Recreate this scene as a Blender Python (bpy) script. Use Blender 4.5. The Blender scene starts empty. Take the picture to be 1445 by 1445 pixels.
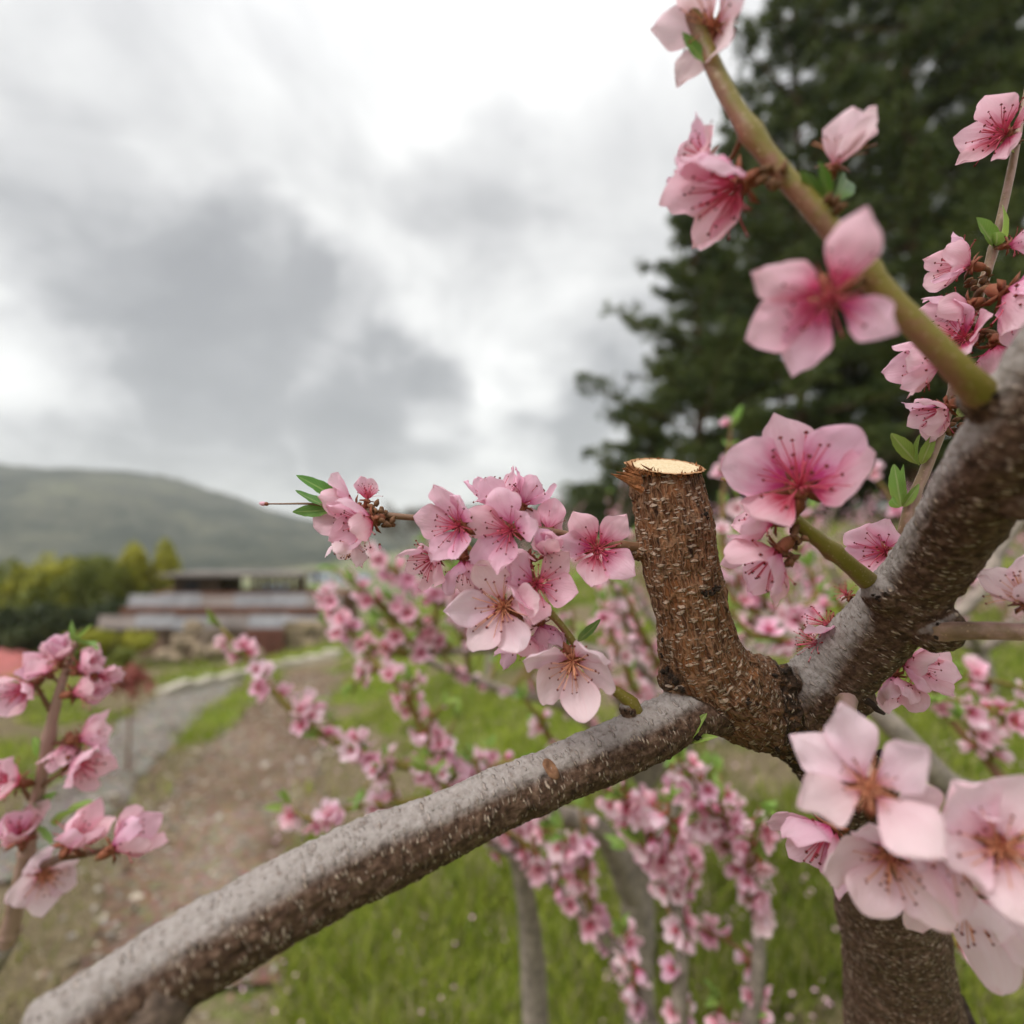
import bpy, math, random
import numpy as np
from mathutils import Vector, Matrix, Quaternion, noise as mnoise

random.seed(11); RNG = np.random.default_rng(7)
SC = bpy.context.scene
COL = SC.collection
R = math.radians

# ------------------------------------------------------------------ camera
CAM_H, PITCH, F = 1.35, R(1.4), 722.5
cam_d = bpy.data.cameras.new('camera'); CAM = bpy.data.objects.new('camera', cam_d); COL.objects.link(CAM)
cam_d.sensor_width = 36; cam_d.lens = 18; cam_d.clip_start = 0.01; cam_d.clip_end = 9000
CAM.location = (0, 0, CAM_H); CAM.rotation_euler = (R(90) + PITCH, 0, 0)
cam_d.dof.use_dof = True; cam_d.dof.focus_distance = 0.228; cam_d.dof.aperture_fstop = 3.7
SC.camera = CAM

def ray(u, v):
    x, z = (u - 722.5) / F, (722.5 - v) / F
    return Vector((x, math.cos(PITCH) - z * math.sin(PITCH), z * math.cos(PITCH) + math.sin(PITCH)))
def P(u, v, d): return Vector((0, 0, CAM_H)) + ray(u, v) * d

# ------------------------------------------------------------------ render settings, sky, sun
SC.render.engine = 'CYCLES'
SC.cycles.use_denoising = True
SC.cycles.use_adaptive_sampling = True; SC.cycles.adaptive_threshold = 0.02
SC.cycles.max_bounces = 6; SC.cycles.transparent_max_bounces = 12; SC.cycles.volume_bounces = 1
SC.view_settings.view_transform = 'Standard'; SC.view_settings.look = 'None'
SC.view_settings.gamma = 1; SC.view_settings.use_curve_mapping = False
SC.view_settings.exposure = 0.80

SUN_EL, SUN_AZ = R(52), R(-125)          # azimuth from +Y, clockwise seen from above
sun_dir = Vector((math.sin(SUN_AZ) * math.cos(SUN_EL), math.cos(SUN_AZ) * math.cos(SUN_EL), math.sin(SUN_EL)))
sd = bpy.data.lights.new('sun', 'SUN'); sd.energy = 1.5; sd.angle = R(24); sd.color = (1, 0.965, 0.92)
so = bpy.data.objects.new('sun', sd); COL.objects.link(so)
so.rotation_euler = (-sun_dir).to_track_quat('-Z', 'Y').to_euler()

class NT:
    """tiny node helper"""
    def __init__(self, tree): self.t = tree; self.n = tree.nodes; self.l = tree.links
    def node(self, typ, **kw):
        nd = self.n.new(typ)
        for k, v in kw.items(): setattr(nd, k, v)
        return nd
    def put(self, sock, val):
        if isinstance(val, bpy.types.NodeSocket): self.l.new(val, sock)
        else:
            if isinstance(val, (tuple, list)) and sock.type == 'RGBA' and len(val) == 3: val = (*val, 1)
            sock.default_value = val
    def math(self, op, a, b=0.0, c=0.0, clamp=False):
        nd = self.node('ShaderNodeMath', operation=op, use_clamp=clamp)
        for i, x in enumerate((a, b, c)): self.put(nd.inputs[i], x)
        return nd.outputs[0]
    def vmath(self, op, a, b=(0, 0, 0), s=None):
        nd = self.node('ShaderNodeVectorMath', operation=op)
        self.put(nd.inputs[0], a)
        if op != 'NORMALIZE' and op != 'SCALE': self.put(nd.inputs[1], b)
        if s is not None: self.put(nd.inputs['Scale'], s)
        return nd.outputs['Value'] if op == 'DOT_PRODUCT' else nd.outputs[0]
    def noise(self, vec, scale, detail=3, rough=0.55, dist=0.0, col=False):
        nd = self.node('ShaderNodeTexNoise'); self.put(nd.inputs['Vector'], vec)
        nd.inputs['Scale'].default_value = scale; nd.inputs['Detail'].default_value = detail
        nd.inputs['Roughness'].default_value = rough; nd.inputs['Distortion'].default_value = dist
        return nd.outputs['Color' if col else 'Fac']
    def voronoi(self, vec, scale, feature='F1', rand=1.0, out='Distance'):
        nd = self.node('ShaderNodeTexVoronoi', feature=feature); self.put(nd.inputs['Vector'], vec)
        nd.inputs['Scale'].default_value = scale; nd.inputs['Randomness'].default_value = rand
        return nd.outputs[out]
    def step(self, x, a, b, c=0.0, d=1.0):
        nd = self.node('ShaderNodeMapRange', interpolation_type='SMOOTHSTEP'); self.put(nd.inputs[0], x)
        for i, q in enumerate((a, b, c, d)): nd.inputs[i + 1].default_value = q
        return nd.outputs[0]
    def mix(self, f, a, b, blend='MIX'):
        nd = self.node('ShaderNodeMix', data_type='RGBA', blend_type=blend)
        self.put(nd.inputs[0], f); self.put(nd.inputs[6], a); self.put(nd.inputs[7], b)
        return nd.outputs[2]
    def ramp(self, f, stops):
        nd = self.node('ShaderNodeValToRGB'); self.put(nd.inputs[0], f); e = nd.color_ramp.elements
        while len(e) < len(stops): e.new(0.5)
        for el, (p, c) in zip(e, stops): el.position = p; el.color = (*c, 1)
        return nd.outputs[0]
    def attr(self, name, out='Fac'):
        nd = self.node('ShaderNodeAttribute', attribute_name=name); return nd.outputs[out]
    def bump(self, h, strength, dist, normal=None):
        nd = self.node('ShaderNodeBump'); self.put(nd.inputs['Height'], h)
        nd.inputs['Strength'].default_value = strength; nd.inputs['Distance'].default_value = dist
        if normal is not None: self.put(nd.inputs['Normal'], normal)
        return nd.outputs[0]

W = bpy.data.worlds.new('World'); SC.world = W; W.use_nodes = True
W.node_tree.nodes.clear(); w = NT(W.node_tree)
wout = w.node('ShaderNodeOutputWorld'); add = w.node('ShaderNodeMixShader')
sky = w.node('ShaderNodeTexSky', sky_type='NISHITA'); sky.sun_disc = False
sky.sun_elevation = SUN_EL; sky.sun_rotation = SUN_AZ
bg1 = w.node('ShaderNodeBackground'); w.put(bg1.inputs[0], sky.outputs[0]); bg1.inputs[1].default_value = 0.09
D = w.node('ShaderNodeTexCoord').outputs['Generated']
n1 = w.noise(D, 3.4, 2, 0.5, col=True)
n2 = w.noise(D, 8.0, 3, 0.55, col=True)
D2 = w.vmath('ADD', D, w.vmath('SCALE', w.vmath('SUBTRACT', n1, (0.5, 0.5, 0.5)), s=0.16))
D2 = w.vmath('ADD', D2, w.vmath('SCALE', w.vmath('SUBTRACT', n2, (0.5, 0.5, 0.5)), s=0.22))
D2 = w.vmath('NORMALIZE', D2)
sp = w.node('ShaderNodeSeparateXYZ'); w.put(sp.inputs[0], D)
zc = w.math('ADD', w.math('ABSOLUTE', sp.outputs[2]), 0.42)
pl = w.node('ShaderNodeCombineXYZ'); w.put(pl.inputs[0], w.math('DIVIDE', sp.outputs[0], zc)); w.put(pl.inputs[1], w.math('DIVIDE', sp.outputs[1], zc))
fb = w.noise(pl.outputs[0], 2.6, 5, 0.54, 0.4)
val = w.math('ADD', w.math('MULTIPLY', w.math('SUBTRACT', fb, 0.5), 1.3), 0.755)
# cloud bodies seen in the photograph: direction, angular radius, brighter (+) or darker (-)
for (u, v, rad, amp) in ((425, 520, 180, -0.40), (300, 500, 100, -0.16), (560, 600, 110, -0.30), (190, 430, 100, -0.20), (340, 360, 100, -0.24),
                         (130, 300, 110, -0.18), (330, 690, 190, -0.24), (110, 690, 120, -0.20), (880, 640, 140, -0.32), (800, 600, 90, -0.16), (930, 480, 120, -0.16),
                         (670, 310, 110, -0.18), (570, 420, 110, 0.14), (60, 520, 110, 0.16), (715, 540, 70, 0.16),
                         (475, 640, 50, 0.24), (640, 680, 100, 0.10)):
    b = ray(u, v).normalized(); a = math.atan(rad / F) * 1.15
    dt = w.vmath('DOT_PRODUCT', D2, tuple(b))
    val = w.math('ADD', val, w.step(dt, math.cos(a), math.cos(a * 0.3), 0.0, amp))
ccol = w.ramp(w.math('MULTIPLY', val, 0.85, clamp=True), ((0.0, (0.26, 0.263, 0.272)), (0.28, (0.31, 0.312, 0.32)), (0.5, (0.49, 0.49, 0.492)), (0.68, (0.64, 0.64, 0.632)), (0.85, (0.78, 0.778, 0.762)), (1.0, (0.92, 0.912, 0.90))))
# an overcast sky brightens towards its top
ccol = w.vmath('SCALE', ccol, s=w.step(sp.outputs[2], 0.50, 1.0, 1.0, 2.0))
bg2 = w.node('ShaderNodeBackground'); w.put(bg2.inputs[0], ccol); bg2.inputs[1].default_value = 0.86
add.inputs[0].default_value = 0.93
w.l.new(bg1.outputs[0], add.inputs[1]); w.l.new(bg2.outputs[0], add.inputs[2]); w.l.new(add.outputs[0], wout.inputs[0])

# ------------------------------------------------------------------ helpers
def tag(o, label=None, cat=None, group=None, kind=None):
    if label: o['label'] = label
    if cat: o['category'] = cat
    if group: o['group'] = group
    if kind: o['kind'] = kind
    return o
def empty(name, loc=(0, 0, 0), label=None, cat=None, group=None):
    o = bpy.data.objects.new(name, None); COL.objects.link(o); o.location = loc; o.empty_display_size = 0.05
    return tag(o, label, cat, group)
def make_mesh(name, V, Fc, mats=(), smooth=True, midx=None):
    me = bpy.data.meshes.new(name)
    me.from_pydata([tuple(map(float, v)) for v in V], [], [tuple(map(int, f)) for f in Fc])
    for m in (mats if isinstance(mats, (list, tuple)) else [mats]): me.materials.append(m)
    if smooth and len(me.polygons): me.polygons.foreach_set('use_smooth', [True] * len(me.polygons))
    if midx is not None: me.polygons.foreach_set('material_index', [int(i) for i in midx])
    me.update(); return me
def link(name, me, parent=None, M=None):
    o = bpy.data.objects.new(name, me); COL.objects.link(o)
    if parent is not None: o.parent = parent          # parents sit un-rotated: local = world - parent location
    if M is not None: o.matrix_local = M
    return o
def world_link(name, me, parent):
    """mesh whose vertices are world coordinates, under a parent that may be moved"""
    o = bpy.data.objects.new(name, me); COL.objects.link(o); o.parent = parent
    o.matrix_local = parent_world(parent).inverted(); return o
def parent_world(p):
    M = p.matrix_local.copy() if p.parent else Matrix.LocRotScale(p.location, p.rotation_euler, p.scale)
    q = p.parent
    while q is not None:
        M = (q.matrix_local if q.parent else Matrix.LocRotScale(q.location, q.rotation_euler, q.scale)) @ M; q = q.parent
    return M
class MB:
    def __init__(self): self.V = []; self.F = []; self.m = []
    def add(self, V, Fc, m=0):
        n = len(self.V); self.V += [tuple(v) for v in V]
        self.F += [tuple(i + n for i in f) for f in Fc]; self.m += [m] * len(Fc); return self
    def box(self, c, s, rz=0, m=0, tilt=0):
        Mx = Matrix.Translation(c) @ Matrix.Rotation(rz, 4, 'Z') @ Matrix.Rotation(tilt, 4, 'X')
        V = [Mx @ Vector((x * s[0] / 2, y * s[1] / 2, z * s[2] / 2)) for x in (-1, 1) for y in (-1, 1) for z in (-1, 1)]
        return self.add(V, [(0, 1, 3, 2), (4, 6, 7, 5), (0, 4, 5, 1), (2, 3, 7, 6), (0, 2, 6, 4), (1, 5, 7, 3)], m)
    def tube(self, pts, rad, n=8, m=0, cap=True):
        V, Fc = tube(pts, rad, n, cap); return self.add(V, Fc, m)
    def mesh(self, name, mats, smooth=True): return make_mesh(name, self.V, self.F, mats, smooth, self.m)
def frames(pts):
    pts = [Vector(p) for p in pts]; T = []
    for i in range(len(pts)):
        t = pts[min(i + 1, len(pts) - 1)] - pts[max(i - 1, 0)]
        T.append(t.normalized() if t.length > 1e-9 else Vector((0, 0, 1)))
    a = Vector((0, 0, 1)) if abs(T[0].z) < 0.9 else Vector((1, 0, 0))
    N = (a - T[0] * a.dot(T[0])).normalized(); out = []
    for i, t in enumerate(T):
        N = N - t * N.dot(t); N.normalize(); out.append((pts[i], t, N.copy(), t.cross(N)))
    return out
def tube(pts, rad, n=8, cap=True):
    if not hasattr(rad, '__len__'): rad = [rad] * len(pts)
    V = []; Fc = []; fr = frames(pts)
    for (p, t, N, B), r in zip(fr, rad):
        for k in range(n):
            a = 2 * math.pi * k / n; V.append(p + (N * math.cos(a) + B * math.sin(a)) * r)
    for i in range(len(pts) - 1):
        for k in range(n):
            a, b = i * n + k, i * n + (k + 1) % n; Fc.append((a, b, b + n, a + n))
    if cap:
        Fc.append(tuple(range(n - 1, -1, -1))); e = (len(pts) - 1) * n; Fc.append(tuple(range(e, e + n)))
    return V, Fc
def spline(ctrl, step=0.01):
    """Catmull-Rom through control points (Vector, radius) -> points, radii"""
    pts = [Vector(c[0]) for c in ctrl]; rr = [c[1] for c in ctrl]
    pts = [pts[0] * 2 - pts[1]] + pts + [pts[-1] * 2 - pts[-2]]; rr = [rr[0]] + rr + [rr[-1]]
    oP, oR = [], []
    for i in range(1, len(pts) - 2):
        n = max(2, int((pts[i + 1] - pts[i]).length / step))
        for k in range(n):
            t = k / n; a, b, c, d = pts[i - 1:i + 3]
            oP.append(0.5 * ((2 * b) + (c - a) * t + (2 * a - 5 * b + 4 * c - d) * t * t + (3 * b - a - 3 * c + d) * t ** 3))
            oR.append(rr[i] + (rr[i + 1] - rr[i]) * (t * t * (3 - 2 * t)))
    oP.append(pts[-2].copy()); oR.append(rr[-2]); return oP, oR
def vnoise(p, seed=0):
    p = np.asarray(p, float); i = np.floor(p).astype(np.int64); f = p - i; f = f * f * (3 - 2 * f); out = 0
    def h(a):
        x = (a[..., 0] * 374761393 + a[..., 1] * 668265263 + a[..., 2] * 2147483647 + seed * 974634777) & 0xffffffff
        x = ((x ^ (x >> 13)) * 1274126177) & 0xffffffff; return ((x ^ (x >> 16)) & 0xffff) / 65535.0
    for dx in (0, 1):
        for dy in (0, 1):
            for dz in (0, 1):
                wgt = (f[..., 0] if dx else 1 - f[..., 0]) * (f[..., 1] if dy else 1 - f[..., 1]) * (f[..., 2] if dz else 1 - f[..., 2])
                out = out + wgt * h(i + np.array([dx, dy, dz]))
    return out
def fbm(p, oct=4, seed=0):
    p = np.asarray(p, float); s = 0; a = 0.5; tot = 0
    for o in range(oct): s = s + a * vnoise(p * 2 ** o, seed + o); tot += a; a *= 0.5
    return s / tot
def rnd(a, b): return random.uniform(a, b)
def rvec():
    while True:
        v = Vector((rnd(-1, 1), rnd(-1, 1), rnd(-1, 1)))
        if 0.05 < v.length < 1: return v.normalized()
def sstep(x, a, b): t = np.clip((x - a) / (b - a), 0, 1); return t * t * (3 - 2 * t)

# ------------------------------------------------------------------ materials
def material(name):
    m = bpy.data.materials.new(name); m.use_nodes = True; nt = NT(m.node_tree); bs = m.node_tree.nodes['Principled BSDF']
    return m, nt, bs
def simple(name, col, rough=0.7, spec=0.3, var=0.25, scale=6, bump=0.0, bdist=0.01, metal=0, coord='Object', dark=None):
    m, t, b = material(name); co = t.node('ShaderNodeTexCoord').outputs[coord]
    n = t.noise(co, scale, 4, 0.6)
    dk = dark or tuple(c * (1 - var) for c in col); lt = tuple(min(1, c * (1 + var)) for c in col)
    t.put(b.inputs['Base Color'], t.ramp(n, ((0.3, dk), (0.7, lt))))
    b.inputs['Roughness'].default_value = rough; b.inputs['Specular IOR Level'].default_value = spec; b.inputs['Metallic'].default_value = metal
    if bump: t.put(b.inputs['Normal'], t.bump(t.noise(co, scale * 4, 4, 0.6), bump, bdist))
    return m
def thin_leaf(name, stops, trans=0.35, rough=0.5, spec=0.3, midrib=None, streak=0.35, hue=0.02, val=0.1):
    m, t, b = material(name)
    uv = t.node('ShaderNodeUVMap').outputs[0]
    s = t.node('ShaderNodeSeparateXYZ'); t.put(s.inputs[0], uv)
    mp = t.node('ShaderNodeMapping'); t.put(mp.inputs[0], uv); mp.inputs['Scale'].default_value = (13, 2.0, 1)
    oi = t.node('ShaderNodeObjectInfo').outputs['Random']
    mv = t.vmath('ADD', mp.outputs[0], t.node('ShaderNodeCombineXYZ').outputs[0]); cx = mv.node.inputs[1].links[0].from_node
    t.put(cx.inputs[2], t.math('MULTIPLY', oi, 40))
    n = t.noise(mv, 1.0, 3, 0.5)
    f = t.math('ADD', s.outputs[1], t.math('MULTIPLY', t.math('SUBTRACT', n, 0.5), streak))
    c = t.ramp(f, stops)
    bl = t.noise(uv, 3.2, 3, 0.6); c = t.mix(t.step(bl, 0.4, 0.75, 0, 0.22), c, tuple(min(1, x * 1.08) for x in stops[-1][1]))
    if not midrib:
        mv2 = t.node('ShaderNodeMapping'); t.put(mv2.inputs[0], mv); mv2.inputs['Scale'].default_value = (2.1, 0.45, 1)
        vn = t.noise(mv2.outputs[0], 1.0, 2, 0.5)
        c = t.mix(t.step(vn, 0.52, 0.68, 0, 0.18), c, tuple(x * y for x, y in zip(stops[-2][1], (0.93, 0.72, 0.80))))
        eg = t.math('MAXIMUM', t.math('MULTIPLY', t.math('ABSOLUTE', t.math('SUBTRACT', s.outputs[0], 0.5)), 2.0), t.math('MULTIPLY', t.step(s.outputs[1], 0.7, 1.0), 1.0))
        c = t.mix(t.math('MULTIPLY', t.step(eg, 0.86, 1.0, 0, 0.4), t.step(n, 0.4, 0.65)), c, (0.66, 0.30, 0.36))
    if midrib:
        ax = t.math('ABSOLUTE', t.math('SUBTRACT', s.outputs[0], 0.5))
        c = t.mix(t.step(ax, 0.02, 0.09, 0.8, 0), c, midrib)
        wv = t.math('SINE', t.math('MULTIPLY', t.math('SUBTRACT', s.outputs[1], t.math('MULTIPLY', ax, 0.5)), 75))
        c = t.mix(t.step(wv, 0.75, 1.0, 0, 0.25), c, midrib)
    hs = t.node('ShaderNodeHueSaturation'); t.put(hs.inputs['Color'], c)
    t.put(hs.inputs['Hue'], t.math('MULTIPLY_ADD', oi, hue * 2, 0.5 - hue))
    t.put(hs.inputs['Value'], t.math('MULTIPLY_ADD', t.math('FRACT', t.math('MULTIPLY', oi, 7.31)), val * 2, 1 - val))
    c = hs.outputs[0]
    t.put(b.inputs['Base Color'], c); b.inputs['Roughness'].default_value = rough; b.inputs['Specular IOR Level'].default_value = spec
    mp2 = t.node('ShaderNodeMapping'); t.put(mp2.inputs[0], uv); mp2.inputs['Scale'].default_value = (18, 3, 1)
    t.put(b.inputs['Normal'], t.bump(t.noise(mp2.outputs[0], 1.2, 4, 0.6), 0.6, 0.0009))
    tr = t.node('ShaderNodeBsdfTranslucent'); t.put(tr.inputs[0], c)
    mx = t.node('ShaderNodeMixShader'); mx.inputs[0].default_value = trans
    t.l.new(b.outputs[0], mx.inputs[1]); t.l.new(tr.outputs[0], mx.inputs[2])
    t.l.new(mx.outputs[0], t.n['Material Output'].inputs[0]); return m

M = {}
M['petal_deep'] = thin_leaf('petal_deep', ((0.0, (0.38, 0.008, 0.06)), (0.20, (0.62, 0.05, 0.17)), (0.40, (0.82, 0.36, 0.51)), (0.62, (0.88, 0.54, 0.66)), (1.0, (0.91, 0.62, 0.73))), 0.45)
M['petal_pale'] = thin_leaf('petal_pale', ((0.0, (0.56, 0.11, 0.16)), (0.10, (0.75, 0.33, 0.42)), (0.26, (0.88, 0.60, 0.69)), (0.6, (0.92, 0.69, 0.77)), (1.0, (0.94, 0.74, 0.81))), 0.45)
M['petal_rose'] = thin_leaf('petal_rose', ((0.0, (0.48, 0.03, 0.11)), (0.13, (0.68, 0.15, 0.31)), (0.36, (0.87, 0.46, 0.60)), (0.65, (0.90, 0.56, 0.68)), (1.0, (0.92, 0.63, 0.74))), 0.45)
M['leaf'] = thin_leaf('leaf', ((0.0, (0.20, 0.30, 0.05)), (0.4, (0.10, 0.22, 0.03)), (1.0, (0.11, 0.24, 0.04))), 0.3, 0.4, 0.45, midrib=(0.26, 0.36, 0.10), hue=0.015, val=0.25)
M['leaf_young'] = thin_leaf('leaf_young', ((0.0, (0.34, 0.42, 0.10)), (0.5, (0.24, 0.38, 0.07)), (1.0, (0.27, 0.42, 0.10))), 0.35, 0.45, 0.35, midrib=(0.42, 0.50, 0.20), hue=0.02, val=0.2)
M['filament'] = simple('filament', (0.62, 0.10, 0.16), 0.5, 0.3, 0.3, 300)
M['filament_tan'] = simple('filament_tan', (0.66, 0.30, 0.17), 0.5, 0.3, 0.3, 300)
M['anther'] = simple('anther', (0.16, 0.022, 0.018), 0.7, 0.2, 0.5, 900)
M['calyx'] = simple('calyx', (0.20, 0.045, 0.03), 0.65, 0.3, 0.6, 260, dark=(0.13, 0.07, 0.02))
M['bud_scale'] = simple('bud_scale', (0.17, 0.085, 0.045), 0.8, 0.2, 0.5, 300)

# foreground bark: attribute "bark" = straightened coordinates (along, across, across) in metres
def bark_material():
    m, t, b = material('bark')
    q = t.attr('bark', 'Vector'); rough = t.attr('rough'); grey = t.attr('grey'); crust = t.attr('crust')
    def sc(x, y): return t.vmath('MULTIPLY', q, (x, y, y))
    warp = t.vmath('SCALE', t.vmath('SUBTRACT', t.noise(q, 260, 2, col=True), (0.5,) * 3), s=0.0022)
    qw = t.vmath('ADD', q, warp)
    fine = t.noise(t.vmath('MULTIPLY', qw, (75, 520, 520)), 1, 4, 0.7)        # fibres along the limb
    net = t.voronoi(t.vmath('MULTIPLY', qw, (120, 520, 520)), 1, 'DISTANCE_TO_EDGE')
    ridge = t.step(net, 0.02, 0.22, 1, 0)                                        # pale thin ridges
    # lenticels: short dashes running round the limb
    lq = t.vmath('MULTIPLY', qw, (430, 150, 150)); lv = t.voronoi(lq, 1, 'F1', 0.85)
    lmask = t.step(lv, 0.22, 0.34, 1, 0)
    sc_r = t.node('ShaderNodeSeparateXYZ'); t.put(sc_r.inputs[0], t.voronoi(lq, 1, 'F1', 0.85, 'Color'))
    lent = t.math('MULTIPLY', lmask, t.step(sc_r.outputs[0], 0.35, 0.45))
    lv2 = t.voronoi(t.vmath('MULTIPLY', qw, (760, 240, 240)), 1, 'F1', 1.0)
    lent2 = t.math('MULTIPLY', t.step(lv2, 0.20, 0.36, 1, 0), t.step(t.noise(q, 210, 2), 0.42, 0.54))
    big = t.noise(q, 70, 4, 0.6); mid = t.noise(q, 330, 4, 0.65)
    # rough brown bark of the pruned stub
    brown = t.ramp(fine, ((0.33, (0.014, 0.006, 0.0035)), (0.46, (0.068, 0.027, 0.012)), (0.58, (0.155, 0.063, 0.026)), (0.74, (0.27, 0.135, 0.068))))
    brown = t.mix(t.step(big, 0.52, 0.72, 0, 0.55), brown, (0.25, 0.090, 0.028))
    brown = t.mix(t.math('MULTIPLY', ridge, 0.42), brown, (0.31, 0.18, 0.105))
    # smoother limb bark: silver skin over brown
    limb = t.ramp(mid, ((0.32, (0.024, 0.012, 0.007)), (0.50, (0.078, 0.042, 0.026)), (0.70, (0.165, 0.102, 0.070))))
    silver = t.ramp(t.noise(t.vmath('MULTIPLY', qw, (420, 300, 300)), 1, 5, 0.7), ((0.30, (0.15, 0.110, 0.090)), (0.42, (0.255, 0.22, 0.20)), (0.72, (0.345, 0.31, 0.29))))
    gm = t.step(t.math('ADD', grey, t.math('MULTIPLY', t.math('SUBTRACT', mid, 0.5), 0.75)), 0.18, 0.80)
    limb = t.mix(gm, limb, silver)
    c = t.mix(rough, limb, brown)
    dark = t.ramp(mid, ((0.36, (0.016, 0.010, 0.007)), (0.54, (0.055, 0.030, 0.016)), (0.66, (0.17, 0.080, 0.033)), (0.80, (0.34, 0.24, 0.16))))
    c = t.mix(t.step(t.math('ADD', crust, t.math('MULTIPLY', t.math('SUBTRACT', big, 0.5), 0.7)), 0.4, 0.75), c, dark)
    c = t.mix(t.math('MULTIPLY', lent, t.math('MULTIPLY_ADD', rough, 0.55, 0.16)), c, (0.52, 0.39, 0.30))
    c = t.mix(t.math('MULTIPLY', lent2, t.math('SUBTRACT', 0.75, t.math('MULTIPLY', gm, 0.60))), c, (0.50, 0.39, 0.30))
    t.put(b.inputs['Base Color'], c); b.inputs['Roughness'].default_value = 0.82; b.inputs['Specular IOR Level'].default_value = 0.22
    h = t.math('MULTIPLY_ADD', ridge, t.math('MULTIPLY', rough, 0.35), t.math('MULTIPLY', fine, 0.55))
    h = t.math('ADD', h, t.math('MULTIPLY', lent, 0.55)); h = t.math('ADD', h, t.math('MULTIPLY', lent2, 0.45))
    h = t.math('ADD', h, t.math('MULTIPLY', mid, t.math('MULTIPLY_ADD', crust, 1.2, 0.35)))
    t.put(b.inputs['Normal'], t.bump(h, 1.0, 0.0016)); return m
M['bark'] = bark_material()
def cut_wood():
    m, t, b = material('cut_wood'); co = t.node('ShaderNodeTexCoord').outputs['Object']
    n = t.noise(co, 900, 4, 0.7); r = t.attr('ring')
    rings = t.math('SINE', t.math('MULTIPLY', t.math('ADD', r, t.math('MULTIPLY', t.noise(co, 120, 3), 0.15)), 42))
    c = t.ramp(n, ((0.3, (0.50, 0.38, 0.22)), (0.6, (0.66, 0.54, 0.36)), (0.8, (0.74, 0.64, 0.46))))
    c = t.mix(t.step(rings, 0.2, 1.0, 0, 0.25), c, (0.45, 0.28, 0.13))
    c = t.mix(t.step(r, 0.88, 1.0, 0, 0.85), c, (0.30, 0.13, 0.05))
    t.put(b.inputs['Base Color'], c); b.inputs['Roughness'].default_value = 0.85; b.inputs['Specular IOR Level'].default_value = 0.15
    t.put(b.inputs['Normal'], t.bump(n, 0.7, 0.0006)); return m
M['cut_wood'] = cut_wood()
M['splinter'] = simple('splinter', (0.25, 0.10, 0.042), 0.85, 0.15, 0.6, 420, 0.8, 0.0008, dark=(0.12, 0.05, 0.02))
M['scab'] = simple('scab', (0.030, 0.020, 0.014), 0.9, 0.2, 0.6, 500, 0.9, 0.001)
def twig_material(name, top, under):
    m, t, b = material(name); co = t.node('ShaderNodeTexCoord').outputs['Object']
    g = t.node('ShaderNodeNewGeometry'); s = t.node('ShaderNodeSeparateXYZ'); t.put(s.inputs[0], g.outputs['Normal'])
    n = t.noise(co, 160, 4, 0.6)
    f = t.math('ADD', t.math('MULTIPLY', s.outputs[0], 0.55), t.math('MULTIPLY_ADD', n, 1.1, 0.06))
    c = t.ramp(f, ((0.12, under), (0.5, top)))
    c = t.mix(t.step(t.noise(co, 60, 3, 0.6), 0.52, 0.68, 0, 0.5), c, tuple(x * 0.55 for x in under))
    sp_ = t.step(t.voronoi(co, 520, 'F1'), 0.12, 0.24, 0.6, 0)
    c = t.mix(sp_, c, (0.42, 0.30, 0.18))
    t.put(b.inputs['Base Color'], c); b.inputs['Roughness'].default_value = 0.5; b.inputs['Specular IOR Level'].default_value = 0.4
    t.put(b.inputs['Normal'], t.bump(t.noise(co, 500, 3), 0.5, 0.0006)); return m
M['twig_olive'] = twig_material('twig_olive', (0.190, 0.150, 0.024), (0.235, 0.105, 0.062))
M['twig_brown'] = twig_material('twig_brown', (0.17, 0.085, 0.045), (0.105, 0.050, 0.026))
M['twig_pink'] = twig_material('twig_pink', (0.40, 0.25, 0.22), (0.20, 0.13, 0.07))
M['limb_plain'] = simple('limb_plain', (0.15, 0.105, 0.08), 0.85, 0.2, 0.5, 260, 0.8, 0.002)
M['bg_bark'] = simple('bg_bark', (0.27, 0.225, 0.19), 0.85, 0.2, 0.4, 55, 0.6, 0.003)

# ------------------------------------------------------------------ terrain
def terr(x, y):
    x = np.asarray(x, float); y = np.asarray(y, float)
    yy = np.maximum(y, -4.0)
    phi = x / (np.abs(y) + 1.2)
    t = np.clip((phi + 0.55) / 1.05, 0, 1); t = t * t * (3 - 2 * t)
    sl = -0.165 + t * 0.265
    near = np.minimum(yy, 20.0)
    z = sl * near
    far = np.maximum(np.hypot(x, yy) - 21.0, 0) * (y > 0)
    drop = -30 * (1 - np.exp(-far / 130.0))
    z = z + np.where(y > 0, drop * (1 - 0.8 * t) , 0)
    z = z + (fbm(np.stack([x * 0.9, y * 0.9, x * 0], -1), 3, 5) - 0.5) * 0.10
    return z
def tz(x, y): return float(terr(np.array([x]), np.array([y]))[0])
def ground_px(u, v, dmax=200):
    rr = ray(u, v); d = 0.3
    while d < dmax:
        p = Vector((0, 0, CAM_H)) + rr * d
        if p.z <= tz(p.x, p.y): return p
        d *= 1.01
    return p
def green_mask(x, y):
    p = np.stack([x * 1.25, y * 1.25, x * 0], -1)
    return fbm(p, 4, 21) + 0.09 * np.exp(-((x / np.maximum(y, .5) + 0.13) / 0.22) ** 2) - 0.10 * sstep(-x / np.maximum(y, .5), .5, .8) + .075 * sstep(x / np.maximum(y, .5), .05, .4) * (1 - 1.7 * sstep(y, 2.4, 4.5))

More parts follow.
